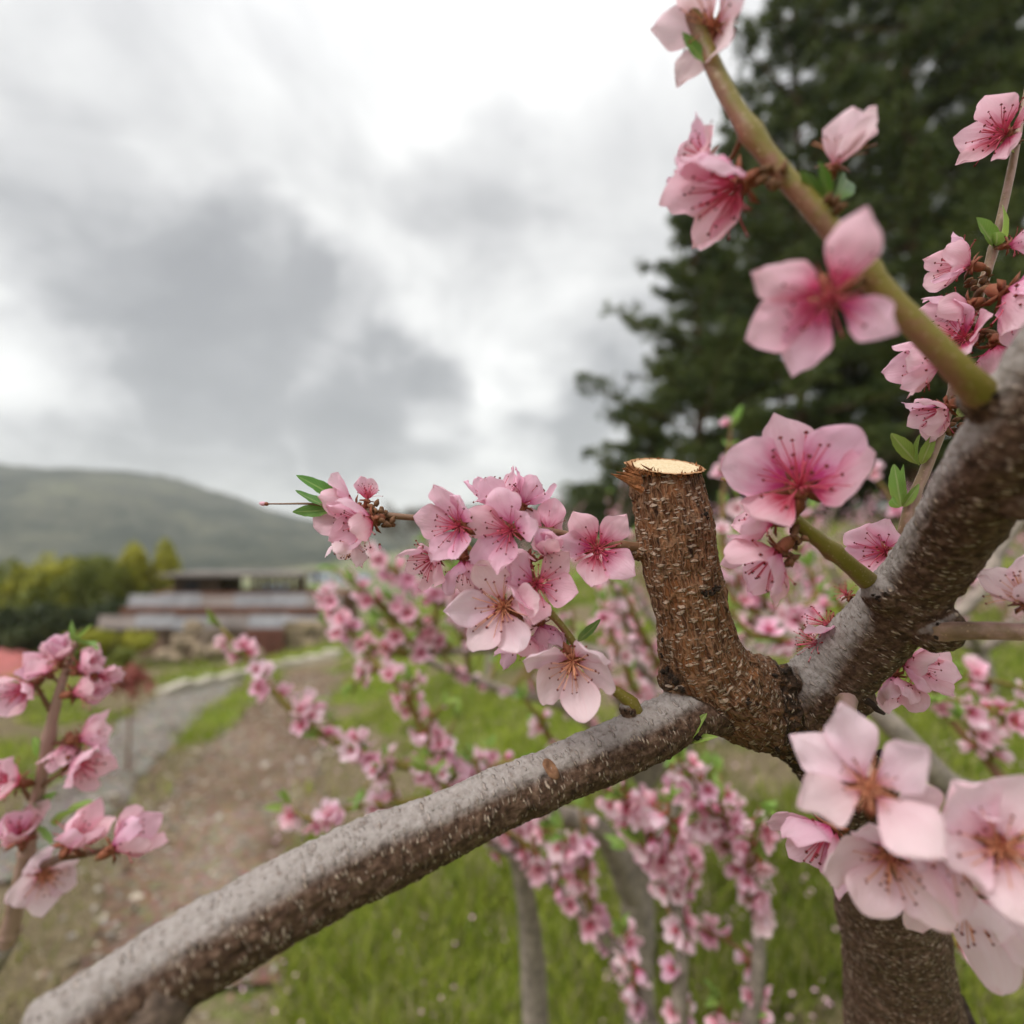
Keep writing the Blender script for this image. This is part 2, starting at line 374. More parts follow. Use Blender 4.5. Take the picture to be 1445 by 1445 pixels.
def build_ground():
    nr, na = 190, 300
    rs = np.concatenate([[0.02], np.geomspace(0.25, 2600, nr - 1)])
    an = np.linspace(0, 2 * np.pi, na, endpoint=False)
    X = (rs[:, None] * np.sin(an)[None]).ravel(); Y = (rs[:, None] * np.cos(an)[None]).ravel(); Z = terr(X, Y)
    Fc = []
    for i in range(nr - 1):
        for k in range(na):
            a, b = i * na + k, i * na + (k + 1) % na; Fc.append((a, a + na, b + na, b))
    Fc.append(tuple(range(na)))
    m, t, b = material('orchard_ground')
    co = t.node('ShaderNodeTexCoord').outputs['Object']; g = t.attr('green')
    n = t.noise(co, 9, 5, 0.65); n2 = t.noise(co, 60, 4, 0.7); n0 = t.noise(co, 0.035, 4, 0.55)
    soil = t.ramp(n2, ((0.3, (0.10, 0.072, 0.042)), (0.5, (0.20, 0.155, 0.095)), (0.72, (0.36, 0.30, 0.20))))
    gr = t.ramp(n2, ((0.3, (0.075, 0.11, 0.014)), (0.55, (0.16, 0.23, 0.028)), (0.75, (0.28, 0.33, 0.07))))
    f = t.step(t.math('ADD', g, t.math('MULTIPLY', t.math('SUBTRACT', n, 0.5), 0.35)), 0.42, 0.56)
    c = t.mix(f, soil, gr)
    fields = t.ramp(n0, ((0.35, (0.10, 0.125, 0.055)), (0.5, (0.20, 0.185, 0.10)), (0.62, (0.12, 0.15, 0.06)), (0.75, (0.25, 0.22, 0.14))))
    sp2 = t.node('ShaderNodeSeparateXYZ'); t.put(sp2.inputs[0], co)
    c = t.mix(t.step(sp2.outputs[1], 24, 60), c, fields)
    t.put(b.inputs['Base Color'], c); b.inputs['Roughness'].default_value = 0.95; b.inputs['Specular IOR Level'].default_value = 0.1
    t.put(b.inputs['Normal'], t.bump(n2, 0.8, 0.03))
    me = make_mesh('ground', np.stack([X, Y, Z], 1), Fc, m)
    at = me.attributes.new('green', 'FLOAT', 'POINT'); at.data.foreach_set('value', green_mask(X, Y))
    tag(link('ground', me), kind='structure')
build_ground()

# a strip of track lying on the terrain, its edges read from the picture and put on the ground
def strip(name, left, right, mat, lift, n=70, nc=14, kind='structure'):
    L = [ground_px(*p) for p in left]; Rr = [ground_px(*p) for p in right]
    L = spline([(p, 0) for p in L], 0.15)[0]; Rr = spline([(p, 0) for p in Rr], 0.15)[0]
    def at(A, f): x = f * (len(A) - 1); i = min(int(x), len(A) - 2); return A[i].lerp(A[i + 1], x - i)
    V = []; Fc = []
    for i in range(n + 1):
        a, b = at(L, i / n), at(Rr, i / n)
        for k in range(nc + 1):
            p = a.lerp(b, k / nc)
            wob = (0.16 * mnoise.noise(Vector((p.x * 1.3, p.y * 1.7, 3))) + .06 * mnoise.noise(Vector((p.x * 5, p.y * 6, 1)))) * (1 - min(k, nc - k) / 3 if min(k, nc - k) < 3 else 0)
            V.append((p.x + wob, p.y, tz(p.x + wob, p.y) + lift + 0.012 * math.sin(math.pi * k / nc)))
    w_ = nc + 1
    for i in range(n):
        for k in range(nc): Fc.append((i * w_ + k, i * w_ + k + 1, (i + 1) * w_ + k + 1, (i + 1) * w_ + k))
    o = link(name, make_mesh(name, V, Fc, mat)); tag(o, kind=kind); return o, L, Rr
def track_mat(name, a, b_, c_):
    m, t, b = material(name); co = t.node('ShaderNodeTexCoord').outputs['Object']
    n = t.noise(co, 1.1, 5, 0.6); n2 = t.noise(co, 34, 5, 0.75); v = t.voronoi(co, 38, 'F1', out='Color')
    c = t.ramp(t.math('ADD', t.math('MULTIPLY', n, 0.55), t.math('MULTIPLY', n2, 0.45)), ((0.36, a), (0.5, b_), (0.64, c_)))
    c = t.mix(0.22, c, v, 'OVERLAY')
    t.put(b.inputs['Base Color'], c); b.inputs['Roughness'].default_value = 0.92; b.inputs['Specular IOR Level'].default_value = 0.15
    t.put(b.inputs['Normal'], t.bump(n2, 0.9, 0.02)); return m
M['gravel'] = track_mat('gravel_track', (0.085, 0.052, 0.030), (0.185, 0.128, 0.086), (0.29, 0.225, 0.17))
M['concrete'] = track_mat('concrete_track', (0.14, 0.12, 0.098), (0.22, 0.20, 0.172), (0.28, 0.26, 0.23))
path_o, pL, pR = strip('path', [(90, 1400), (190, 1195), (290, 1070), (365, 985), (415, 948)], [(400, 1400), (425, 1195), (445, 1085), (462, 1000), (472, 950)], M['gravel'], 0.022)
track_o, tL, tR = strip('track', [(-40, 1260), (60, 1120), (150, 1040), (240, 975)], [(90, 1240), (190, 1110), (270, 1025), (345, 962)], M['concrete'], 0.018)

# ------------------------------------------------------------------ blossoms
PET_T = np.array([0, .05, .12, .21, .31, .42, .53, .63, .72, .80, .87, .92, .96, .985, .998])
PET_W = .395 * np.sin(np.pi * np.clip(PET_T, .004, .9985) ** 1.35) ** (.85 - .33 * PET_T)
def petal_mesh(k, mat):
    rg = random.Random(100 + k)
    cup, edge, tip = rg.uniform(.10, .34), rg.uniform(.10, .55), rg.uniform(-.9, .9)
    wid, tw, ruf, point = rg.uniform(.86, 1.16), rg.uniform(-.4, .4), rg.uniform(.045, .10), rg.uniform(-.06, .12); skew = rg.uniform(-.10, .10)
    nu = 11; V = []; uv = []
    for t_, w_ in zip(PET_T, PET_W):
        for i in range(nu):
            s = -1 + 2 * i / (nu - 1); x = s * w_ * wid * (1 + .10 * mnoise.noise(Vector((t_ * 5, s * 2 + k, 7.7)))) + skew * t_ * t_
            y = t_ + point * (1 - s * s) * max(0, t_ - .6) * 2 - 0.07 * s * s * float(sstep(t_, .4, 1.0)) * (.3 + w_ / .39)
            z = cup * t_ * t_ + edge * s * s * w_ * .55 + tip * max(0, t_ - .62) ** 2 * 1.3
            z += ruf * mnoise.noise(Vector((x * 5 + k * 9, y * 4, k * 3.3))) * (0.35 + abs(s)) * min(1, t_ * 1.6) * 1.6
            z += 0.016 * math.sin(t_ * 9 + k) * s + tw * x * t_ * .6
            z -= 0.03 * math.exp(-(s / .18) ** 2) * min(1, t_ * 3) * (1 - t_)
            V.append((x + .02 * mnoise.noise(Vector((y * 4, k, 1))), y, z)); uv.append((s * .5 + .5, t_))
    Fc = [(a * nu + i, a * nu + i + 1, (a + 1) * nu + i + 1, (a + 1) * nu + i) for a in range(len(PET_T) - 1) for i in range(nu - 1)]
    me = make_mesh('petal', V, Fc, mat); ul = me.uv_layers.new(name='UVMap')
    for lp in me.loops: ul.data[lp.index].uv = uv[lp.vertex_index]
    return me
PETALS = {c: [petal_mesh(k, M[c]) for k in range(14)] for c in ('petal_deep', 'petal_pale', 'petal_rose')}
def stamen_mesh(k, fil):
    rg = random.Random(500 + k); mb = MB()
    for i in range(26):
        az = i * 2.39996 + rg.uniform(-.2, .2); el = rg.uniform(.35, 1.12) if i > 2 else .15
        L = rg.uniform(.50, .74); pts = []
        for j in range(4):
            q = j / 3; a = el * (0.72 + .38 * q)
            pts.append(Vector((math.sin(a) * math.cos(az), math.sin(a) * math.sin(az), math.cos(a))) * (L * q + .04))
        mb.tube(pts, [.013, .011, .009, .008], 3, 0, False)
        c = pts[-1]; d = (pts[-1] - pts[-2]).normalized(); e = d.orthogonal(); f = d.cross(e)
        s = rg.uniform(.021, .030); V = [c - d * s * .6, c + d * s * 1.2] + [c + (e * math.cos(x) + f * math.sin(x)) * s for x in (0, 1.57, 3.14, 4.71)]
        mb.add(V, [(0, 3, 2), (0, 4, 3), (0, 5, 4), (0, 2, 5), (1, 2, 3), (1, 3, 4), (1, 4, 5), (1, 5, 2)], 1)
    mb.tube([Vector((0, 0, 0)), Vector((.03, 0, .35)), Vector((.06, .02, .68))], [.022, .016, .018], 4, 0)
    return mb.mesh('stamens', [fil, M['anther']])
STAMENS = {'red': [stamen_mesh(k, M['filament']) for k in range(4)], 'tan': [stamen_mesh(k + 7, M['filament_tan']) for k in range(4)]}
def face_matrix(loc, axis, spin, s):
    z = axis.normalized(); x = z.orthogonal().normalized(); y = z.cross(x)
    m = Matrix((x, y, z)).transposed().to_4x4() @ Matrix.Rotation(spin, 4, 'Z')
    return Matrix.Translation(loc) @ m @ Matrix.Scale(s, 4)
def calyx_mesh(mloc, pedicel_to):
    """cup, five sepals and a short stalk that reaches the twig (local units of the flower radius)"""
    mb = MB()
    prof = ((.0, -.36), (.09, -.34), (.125, -.24), (.125, -.10), (.145, .0), (.10, .015), (.0, -.05))
    n = 8; V = []; Fc = []
    for r_, z_ in prof:
        for k in range(n): a = 2 * math.pi * k / n; V.append((r_ * math.cos(a), r_ * math.sin(a), z_))
    for i in range(len(prof) - 1):
        for k in range(n): a, b = i * n + k, i * n + (k + 1) % n; Fc.append((a, b, b + n, a + n))
    mb.add(V, Fc)
    for k in range(5):
        a = 2 * math.pi * (k + .5) / 5; rot = Matrix.Rotation(a, 3, 'Z')
        V = [rot @ Vector(p) for p in ((.12, -.07, -.04), (.12, .07, -.04), (.26, -.085, -.035), (.26, .085, -.035), (.40, 0, -.09), (.26, 0, -.075), (.12, 0, -.08))]
        mb.add(V, [(0, 2, 3, 1), (2, 4, 3), (0, 6, 5, 2), (6, 1, 3, 5), (2, 5, 4), (5, 3, 4)])
    end = mloc.inverted() @ pedicel_to; st = Vector((0, 0, -.33))
    c = st + Vector((0, 0, -.35 * min(1, (end - st).length)))
    pts = [(st * (1 - q) ** 2 + c * 2 * q * (1 - q) + end * q * q) for q in (0, .25, .5, .75, 1)]
    mb.tube(pts, [.075, .06, .06, .075, .10], 6, 1)
    for k in range(4):      # bud scales round the foot
        d = rvec() * .11; e = end.lerp(pts[3], .35) + d * .6
        mb.add([e + Vector((0, 0, .05)), e + d * 1.1, e + d.orthogonal().normalized() * .06, e - d.orthogonal().normalized() * .06], [(0, 2, 1), (0, 1, 3), (2, 0, 3), (1, 2, 3)], 1)
    return mb.mesh('blossom', [M['calyx'], M['bud_scale']])
def blossom(tree, twigs, loc, axis, rad, tilt=20, spin=None, kind='pale', petals=5, jitter=1.0, stamens=True, tilts=None, azs=None, pw=1.0, st=1.0):
    axis = Vector(axis).normalized(); spin = rnd(0, 6.28) if spin is None else R(spin)
    m = face_matrix(loc, axis, spin, rad); foot = loc - axis * rad * .36
    near = min(twigs, key=lambda p: (p - foot).length)
    o = bpy.data.objects.new('blossom', calyx_mesh(m, near)); COL.objects.link(o); o.parent = tree
    o.matrix_local = Matrix.Translation(tree.location).inverted() @ m
    col = {'deep': 'petal_deep', 'pale': 'petal_pale', 'rose': 'petal_rose'}[kind]
    for k in range(petals):
        tl = (tilts[k % len(tilts)] if tilts else tilt) + rnd(-13, 13) * jitter
        pm = Matrix.Rotation((azs[k] if azs else 2 * math.pi * k / 5 + rnd(-.16, .16) * jitter), 4, 'Z') @ Matrix.Translation((0, .10, .0 + .012 * (k % 2))) @ Matrix.Rotation(R(tl), 4, 'X') @ Matrix.Rotation(rnd(-.22, .22) * jitter, 4, 'Y') @ Matrix.Scale(rnd(.86, 1.02), 4) @ Matrix.Scale(pw, 4, (1, 0, 0))
        link('petal', random.choice(PETALS[col]), o, pm)
    if stamens:
        tag(link('stamens', random.choice(STAMENS['tan' if kind == 'pale' else 'red']), o, Matrix.Rotation(rnd(0, 6), 4, 'Z') @ Matrix.Scale(rnd(.85, 1.05) * st, 4)), kind='stuff')
    return o, (near - foot).length
def fl(tree, twigs, u, v, d, face, rpx, angs=None, **kw):
    """a blossom whose heart shows at pixel (u, v); face = (right, up, towards the viewer)"""
    loc = P(u, v, d); r_ = ray(u, v).normalized(); rt = Vector((1, 0, 0)); rt = (rt - r_ * rt.dot(r_)).normalized(); up = rt.cross(r_) * 1.0
    up = -up if up.z < 0 else up
    ax = rt * face[0] + up * face[1] - r_ * face[2]
    if angs:      # petals leave the heart at these angles as seen by the viewer
        z_ = ax.normalized(); x_ = z_.orthogonal().normalized(); y_ = z_.cross(x_); kw['spin'] = 0; kw['petals'] = len(angs); kw['azs'] = []
        for a in angs:
            w_ = rt * math.cos(R(a)) + up * math.sin(R(a)); kw['azs'].append(math.atan2(-w_.dot(x_), w_.dot(y_)))
    o, dist = blossom(tree, twigs, loc, ax, rpx * d / F, **kw)
    if dist > 0.028: print('long stalk', u, v, round(dist, 3))
    return o
def leaf_mesh(k, mat, fold=.35):
    rg = random.Random(900 + k); n = 11; V = []; uv = []; bend, tw = rg.uniform(-.35, .25), rg.uniform(-.3, .3)
    for j in range(n):
        t_ = j / (n - 1); w_ = .155 * math.sin(math.pi * min(1, t_ ** .85 * .97 + .02)) ** .8 + .006
        for i, s in enumerate((-1, -.5, 0, .5, 1)):
            ser = 1 + (.07 if (j % 2) and abs(s) == 1 else 0)
            x = s * w_ * ser; z = fold * abs(s) * w_ + bend * t_ * t_ + .012 * math.sin(t_ * 16 + k) * s + tw * x * t_
            V.append((x, t_, z)); uv.append((s * .5 + .5, t_))
    Fc = [(a * 5 + i, a * 5 + i + 1, a * 5 + i + 6, a * 5 + i + 5) for a in range(n - 1) for i in range(4)]
    me = make_mesh('leaf', V, Fc, mat); ul = me.uv_layers.new(name='UVMap')
    for lp in me.loops: ul.data[lp.index].uv = uv[lp.vertex_index]
    return me
LEAVES = {'leaf': [leaf_mesh(k, M['leaf']) for k in range(4)], 'leaf_young': [leaf_mesh(k + 5, M['leaf_young'], .7) for k in range(5)]}
def leaf(tree, base, tipv, up=None, kind='leaf_young'):
    y = tipv.normalized(); up = up or (rvec() + Vector((0, -.4, 1))); x = y.cross(up).normalized(); z = x.cross(y)
    m = Matrix((x, y, z)).transposed().to_4x4()
    return link('leaf', random.choice(LEAVES[kind]), tree, Matrix.Translation(base - tree.location) @ m @ Matrix.Scale(tipv.length, 4))
def leafpx(tree, u0, v0, d0, u1, v1, d1, kind='leaf_young', up=None):
    a, b = P(u0, v0, d0), P(u1, v1, d1); return leaf(tree, a, b - a, up, kind)
def bud_mesh():
    mb = MB(); V = []; Fc = []; n = 7; prof = ((.02, -.5), (.20, -.42), (.27, -.2), (.24, 0), (.30, .2), (.28, .45), (.17, .7), (.02, .85))
    for i, (r_, z_) in enumerate(prof):
        for k in range(n): a = 2 * math.pi * k / n + i * .12; V.append((r_ * math.cos(a) * 1.05, r_ * math.sin(a), z_))
    mm = []
    for i in range(len(prof) - 1):
        for k in range(n): a, b = i * n + k, i * n + (k + 1) % n; Fc.append((a, b, b + n, a + n)); mm.append(0 if i < 3 else 1)
    mb.V = V; mb.F = Fc; mb.m = mm
    me = mb.mesh('bud', [M['calyx'], M['petal_rose']]); ul = me.uv_layers.new(name='UVMap')
    for lp in me.loops: ul.data[lp.index].uv = (.5, min(1, max(0, .5 + .4 * V[lp.vertex_index][2])))
    return me
BUD = bud_mesh()
def bud(tree, loc, axis, s): return link('bud', BUD, tree, Matrix.Translation(-tree.location) @ face_matrix(loc, axis, rnd(0, 6), s))

# ------------------------------------------------------------------ the peach tree in front
FORK = P(1085, 985, .255)
base = Vector((FORK.x + .10, FORK.y + .22, 0)); base.z = tz(base.x, base.y)
tree = empty('peach_tree', base, 'pruned peach tree with a thick sawn-off stub between two grey limbs', 'tree')
def px(u, v, d, rpx): return (P(u, v, d), rpx * d / F)
sk = {
    'pruned_stub': [px(1085, 1010, .258, 52), px(1040, 985, .250, 58), px(1008, 955, .244, 60), px(988, 920, .240, 56), px(974, 860, .237, 50), px(958, 790, .236, 51), px(950, 735, .235, 51), px(942, 692, .235, 48), px(937, 660, .235, 47), px(933, 635, .234, 48), px(930, 605, .233, 52)],
    'left_limb': [px(1100, 1005, .256, 44), px(1040, 995, .247, 41), px(985, 1001, .238, 38), px(900, 1044, .227, 37), px(800, 1087, .216, 38.5), px(700, 1130, .205, 41), px(600, 1177, .194, 45), px(520, 1210, .186, 50), px(400, 1272, .172, 54), px(230, 1372, .156, 60), px(60, 1490, .140, 68)],
    'right_limb': [px(1085, 1000, .256, 48), px(1140, 985, .252, 50), px(1195, 935, .243, 48), px(1266, 856, .222, 47), px(1330, 774, .196, 49), px(1384, 688, .170, 54), px(1448, 596, .150, 64), px(1530, 480, .135, 72), px(1640, 350, .125, 78)],
    'trunk': [px(1050, 985, .250, 46), px(1095, 1000, .258, 58), px(1140, 1030, .268, 54), px(1175, 1072, .280, 52), px(1210, 1135, .298, 54), px(1240, 1220, .320, 58), px(1262, 1330, .345, 66), px(1280, 1480, .37, 74)],
}
SKN = list(sk); SKP = []; TW = []
wood = MB()
for nme in SKN:
    pts, rad = spline(sk[nme], .004); SKP.append((pts, rad))
    rr = [r_ * (1 + .055 * mnoise.noise(p * 60) + .03 * mnoise.noise(p * 150)) for p, r_ in zip(pts, rad)]
    wood.tube(pts, rr, 40)
def blob(c, r_, sq=1.0):
    n, m_ = 14, 9; V = []; Fc = []
    for i in range(m_ + 1):
        a = math.pi * i / m_
        for k in range(n): b_ = 2 * math.pi * k / n; V.append(c + Vector((math.sin(a) * math.cos(b_), math.sin(a) * math.sin(b_), math.cos(a) * sq)) * r_)
    for i in range(m_):
        for k in range(n): a, b_ = i * n + k, i * n + (k + 1) % n; Fc.append((a, b_, b_ + n, a + n))
    wood.add(V, Fc)
for (u, v, d, r_) in ((966, 955, .240, 36), (1075, 955, .250, 30), (1108, 962, .248, 24), (1318, 884, .212, 36), (1203, 985, .241, 28), (512, 1180, .186, 26), (898, 778, .235, 13), (1018, 835, .232, 8),
                      (893, 668, .235, 15), (906, 692, .234, 19), (1244, 838, .2145, 27), (1394, 562, .150, 34), (886, 1000, .2265, 13), (782, 1084, .210, 16), (990, 1030, .232, 14), (1440, 705, .158, 30)):
    blob(P(u, v, d), r_ * d / F)
wo = bpy.data.objects.new('wood', wood.mesh('wood', M['bark'])); COL.objects.link(wo)
md = wo.modifiers.new('r', 'REMESH'); md.mode = 'VOXEL'; md.voxel_size = .00062
ms = wo.modifiers.new('s', 'SMOOTH'); ms.iterations = 14; ms.factor = .5
dg = bpy.context.evaluated_depsgraph_get(); ev = wo.evaluated_get(dg); em = ev.to_mesh()
nv = len(em.vertices); co = np.empty(nv * 3); em.vertices.foreach_get('co', co); co = co.reshape(-1, 3)
nrm = np.empty(nv * 3); em.vertices.foreach_get('normal', nrm); nrm = nrm.reshape(-1, 3)
quads = np.array([tuple(p.vertices) for p in em.polygons if len(p.vertices) == 4])
ev.to_mesh_clear(); bpy.data.objects.remove(wo)
print('wood verts', nv)
# nearest skeleton sample per vertex
bestd = np.full(nv, 1e9); sid = np.zeros(nv, int); sc_ = np.zeros(nv); rc = np.zeros(nv); rs_ = np.zeros(nv); rel = np.zeros(nv)
for i, (pts, rad) in enumerate(SKP):
    A = np.array([tuple(p) for p in pts]); fr = frames(pts)
    Tn = np.array([tuple(f[1]) for f in fr]); Nn = np.array([tuple(f[2]) for f in fr]); Bn = np.array([tuple(f[3]) for f in fr])
    arc = np.concatenate([[0], np.cumsum(np.linalg.norm(np.diff(A, axis=0), axis=1))])
    for c0 in range(0, nv, 20000):
        c = co[c0:c0 + 20000]; dd = np.linalg.norm(c[:, None] - A[None], axis=2) / np.array(rad)[None]
        k = dd.argmin(1); dm = dd[np.arange(len(c)), k]; off = c - A[k]
        s_ = arc[k] + (off * Tn[k]).sum(1); better = dm < bestd[c0:c0 + 20000]
        ix = np.nonzero(better)[0] + c0; bestd[ix] = dm[better]; sid[ix] = i; sc_[ix] = s_[better] + i * 3.1
        rc[ix] = (off * Nn[k]).sum(1)[better]; rs_[ix] = (off * Bn[k]).sum(1)[better]; rel[ix] = (k / (len(A) - 1))[better]
bark = np.stack([sc_, rc, rs_], 1)
# broad lumps, furrows and wrinkles pressed into the surface
is_stub, is_trunk = sid == 0, sid == 3
forkd = np.linalg.norm(co - np.array(tuple(P(1090, 985, .25))), axis=1)
forkd2 = np.linalg.norm(co - np.array(tuple(P(1120, 1030, .26))), axis=1)
crust = np.clip(np.where(is_trunk, .8, 0) + np.maximum(.85 - forkd / .05, 1.15 - forkd2 / .045), 0, 1)
crust = np.maximum(crust, .75 * np.exp(-(np.linalg.norm(co - np.array(tuple(P(950, 960, .234))), axis=1) / .010) ** 2))
rough = np.where(is_stub, np.clip(1.2 - sstep(rel, .0, .22) * 0 - (1 - sstep(rel, .10, .30)) * .5, 0, 1), 0)
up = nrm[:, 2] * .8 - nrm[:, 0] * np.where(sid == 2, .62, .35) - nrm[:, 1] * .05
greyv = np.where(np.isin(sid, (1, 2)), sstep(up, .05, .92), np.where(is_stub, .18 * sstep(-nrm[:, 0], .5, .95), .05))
for arr in ('crust', 'rough', 'greyv'): pass
d1 = (fbm(bark * np.array([90, 140, 140]), 4, 3) - .5) * .0026
d2 = (fbm(bark * np.array([160, 620, 620]), 3, 9) - .5) * .0016 * (.35 + rough)
d3 = (fbm(bark * np.array([700, 240, 240]), 3, 14) - .5) * .0013 * (1 - .5 * rough)
d4 = (fbm(co * 420, 4, 31) - .5) * .0045 * crust
co2 = co + nrm * (d1 + d2 + d3 + d4)[:, None]
# the saw cut across the stub
CN = np.array(Vector((0.02, -.32, .94)).normalized()); C0 = np.array(tuple(P(936, 656, .235)))
sd_ = (co2 - C0) @ CN; axis = np.array(tuple((P(934, 640, .234) - P(943, 700, .235)).normalized()))
hit = is_stub & (sd_ > 0); co2[hit] -= axis[None] * (sd_[hit] / (axis @ CN))[:, None]
ragged = (fbm(co2 * 900, 2, 77) - .5) * .0012
co2[hit] += CN[None] * (ragged[hit] * .35)[:, None]
fq_cut = hit[quads].all(1); fsid = sid[quads[:, 0]]
def sub_mesh(name, sel, mat, extra=None):
    q = quads[sel]; ids, inv = np.unique(q.ravel(), return_inverse=True); q = inv.reshape(-1, 4)
    me = make_mesh(name, co2[ids], q, mat)
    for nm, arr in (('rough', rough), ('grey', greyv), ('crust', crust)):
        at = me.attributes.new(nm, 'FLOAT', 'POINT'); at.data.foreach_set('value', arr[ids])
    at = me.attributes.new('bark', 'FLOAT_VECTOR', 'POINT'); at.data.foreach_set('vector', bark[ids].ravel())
    if extra is not None:
        at = me.attributes.new('ring', 'FLOAT', 'POINT'); at.data.foreach_set('value', extra[ids])
    return me
for i, nme in enumerate(SKN):
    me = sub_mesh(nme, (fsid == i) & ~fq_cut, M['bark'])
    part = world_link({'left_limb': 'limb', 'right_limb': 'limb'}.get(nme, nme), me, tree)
    if nme == 'pruned_stub':
        part['label'] = 'brown sawn-off stub with furrowed bark'
        ctr = co2[hit].mean(0); ringv = np.linalg.norm(co2 - ctr, axis=1) / (48 * .235 / F)
        world_link('cut_face', sub_mesh('cut_face', fq_cut, M['cut_wood'], ringv), part)
        stub = part
    for p in SKP[i][0]: TW.append(p)
# limbs and trunk carry on outside the picture
def plain_tube(name, pts_r, mat, parent, n=14, step=.02):
    pts, rad = spline(pts_r, step); mb = MB(); mb.tube(pts, rad, n); return world_link(name, mb.mesh(name, mat), parent)
e = SKP[3][0][-1]; er = SKP[3][1][-1]
plain_tube('trunk_foot', [(SKP[3][0][-6], er * .9), (e, er * .97), (e.lerp(base, .5) + Vector((.01, .01, 0)), er * 1.08), (base + Vector((0, 0, .04)), er * 1.3), (base - Vector((0, 0, .1)), er * 1.7)], M['limb_plain'], tree)
e = SKP[1][0][-1]; dv = (e - SKP[1][0][-20]).normalized(); er = SKP[1][1][-1]
plain_tube('limb_end', [(e - dv * .03, er * .9), (e + dv * .02, er * .95), (e + dv * .3 + Vector((-.06, 0, .08)), er * .7), (e + dv * .55 + Vector((-.2, -.05, .3)), er * .4)], M['limb_plain'], tree)
e = SKP[2][0][-1]; dv = (e - SKP[2][0][-20]).normalized(); er = SKP[2][1][-1]
plain_tube('limb_end', [(e - dv * .03, er * .9), (e + dv * .02, er * .95), (e + dv * .3, er * .7), (e + dv * .6 + Vector((0, .05, .1)), er * .4)], M['limb_plain'], tree)
# torn lip and frayed bark at the cut
def spike(a, b, r0, r1, mat, parent, name, n=6):
    pts = [a.lerp(b, q) + rvec() * r0 * .25 * (0 < q < 1) for q in (0, .3, .65, 1)]
    mb = MB(); V, Fc = tube(pts, [r0, r0 * .95, r0 * .6 + r1 * .4, r1], n)
    mb.add([Vector(v) + rvec() * r0 * .18 for v in V], Fc); return world_link(name, mb.mesh(name, mat, False), parent)
lr = random.Random(12)
for (u0, v0, u1, v1, r0) in ((905, 681, 862, 669, 5), (902, 684, 868, 672, 4.5), (904, 676, 870, 666, 4), (903, 688, 880, 679, 5), (906, 692, 890, 684, 5), (900, 670, 878, 661, 4), (898, 668, 884, 652, 3.2)):
    spike(P(u0, v0, .2235), P(u1, v1, .2215), r0 * .224 / F, .5 * .226 / F, M['splinter'], stub, 'splinter')
for k in range(26):
    u0, v0 = lr.uniform(888, 930), lr.uniform(662, 674); a = lr.uniform(-1.4, .9)
    L = lr.uniform(7, 17); spike(P(u0, v0, .2235), P(u0 + math.sin(a) * L, v0 - math.cos(a) * L * .9, .222 + lr.uniform(-.001, .001)), lr.uniform(1.0, 2.2) * .224 / F, .3 * .226 / F, M['splinter'], stub, 'splinter', 4)
crng = random.Random(4)
for k in range(46):
    a = crng.uniform(0, 2 * math.pi); c = Vector(co2[hit].mean(0)); ex = Vector((1, 0, 0)); ey = Vector(CN).cross(ex).normalized()
    rr = 47 * .235 / F; p = c + (ex * math.cos(a) + ey * math.sin(a)) * rr * crng.uniform(.93, 1.03)
    spike(p - Vector(CN) * .0016, p + Vector(CN) * crng.uniform(.0001, .0009) + rvec() * .0008, crng.uniform(.0004, .0008), .0001, M['splinter'], stub, 'bark_fray', 4)
# dark pruning scars and dry stubs
rel_ = co2 - np.array([0, 0, CAM_H]); cp, sp__ = math.cos(PITCH), math.sin(PITCH)
dep = rel_[:, 1] * cp + rel_[:, 2] * sp__; wu = 722.5 + F * rel_[:, 0] / dep; wv = 722.5 - F * (rel_[:, 2] * cp - rel_[:, 1] * sp__) / dep
def on_wood(u, v):
    d2_ = np.hypot(wu - u, wv - v); k = np.nonzero(d2_ < max(5, d2_.min() + 2))[0]; k = k[dep[k].argmin()]; return Vector(co2[k]), Vector(nrm[k])
def scab(u, v, s, n=6):
    c, nn = on_wood(u, v); mb = MB()
    for k in range(n):
        q = c + rvec() * s * .8 - nn * s * .25; V = []; Fc = []; a_, b_ = 9, 6; sq = Vector((rnd(.6, 1.2), rnd(.6, 1.2), rnd(.5, 1)))
        for i in range(b_ + 1):
            for j in range(a_):
                th_, ph_ = math.pi * i / b_, 2 * math.pi * j / a_; d = Vector((math.sin(th_) * math.cos(ph_) * sq.x, math.sin(th_) * math.sin(ph_) * sq.y, math.cos(th_) * sq.z))
                V.append(q + d * s * .62 * (1 + .55 * mnoise.noise(d * 2.3 + q * 900)))
        for i in range(b_):
            for j in range(a_): x_, y_ = i * a_ + j, i * a_ + (j + 1) % a_; Fc.append((x_, y_, y_ + a_, x_ + a_))
        mb.add(V, Fc)
    return world_link('bark_scar', mb.mesh('bark_scar', M['scab'], False), tree)
for a in ((1016, 828, .0016), (1008, 831, .0015), (1000, 835, .0013), (992, 838, .001), (998, 720, .0014), (1002, 727, .0009), (930, 903, .0013), (929, 925, .0012), (934, 945, .002), (945, 962, .002), (960, 972, .0016), (1108, 942, .002), (1095, 950, .0015), (986, 1043, .0014), (1060, 990, .0014), (1120, 985, .0014), (1147, 1090, .002), (1100, 1060, .0016), (1236, 846, .0011), (1248, 838, .0010), (1229, 838, .0009), (1318, 905, .0014), (1322, 880, .0011), (893, 1003, .0009), (878, 1003, .0008), (1384, 575, .0012), (1402, 560, .0011)):
    scab(*a)
for (a, b, r0) in ((P(1222, 988, .228), P(1248, 1008, .222), .0016), (P(1240, 1060, .24), P(1258, 1075, .235), .0018)):
    spike(a, b, r0, r0 * .5, M['scab'], tree, 'dry_spur')
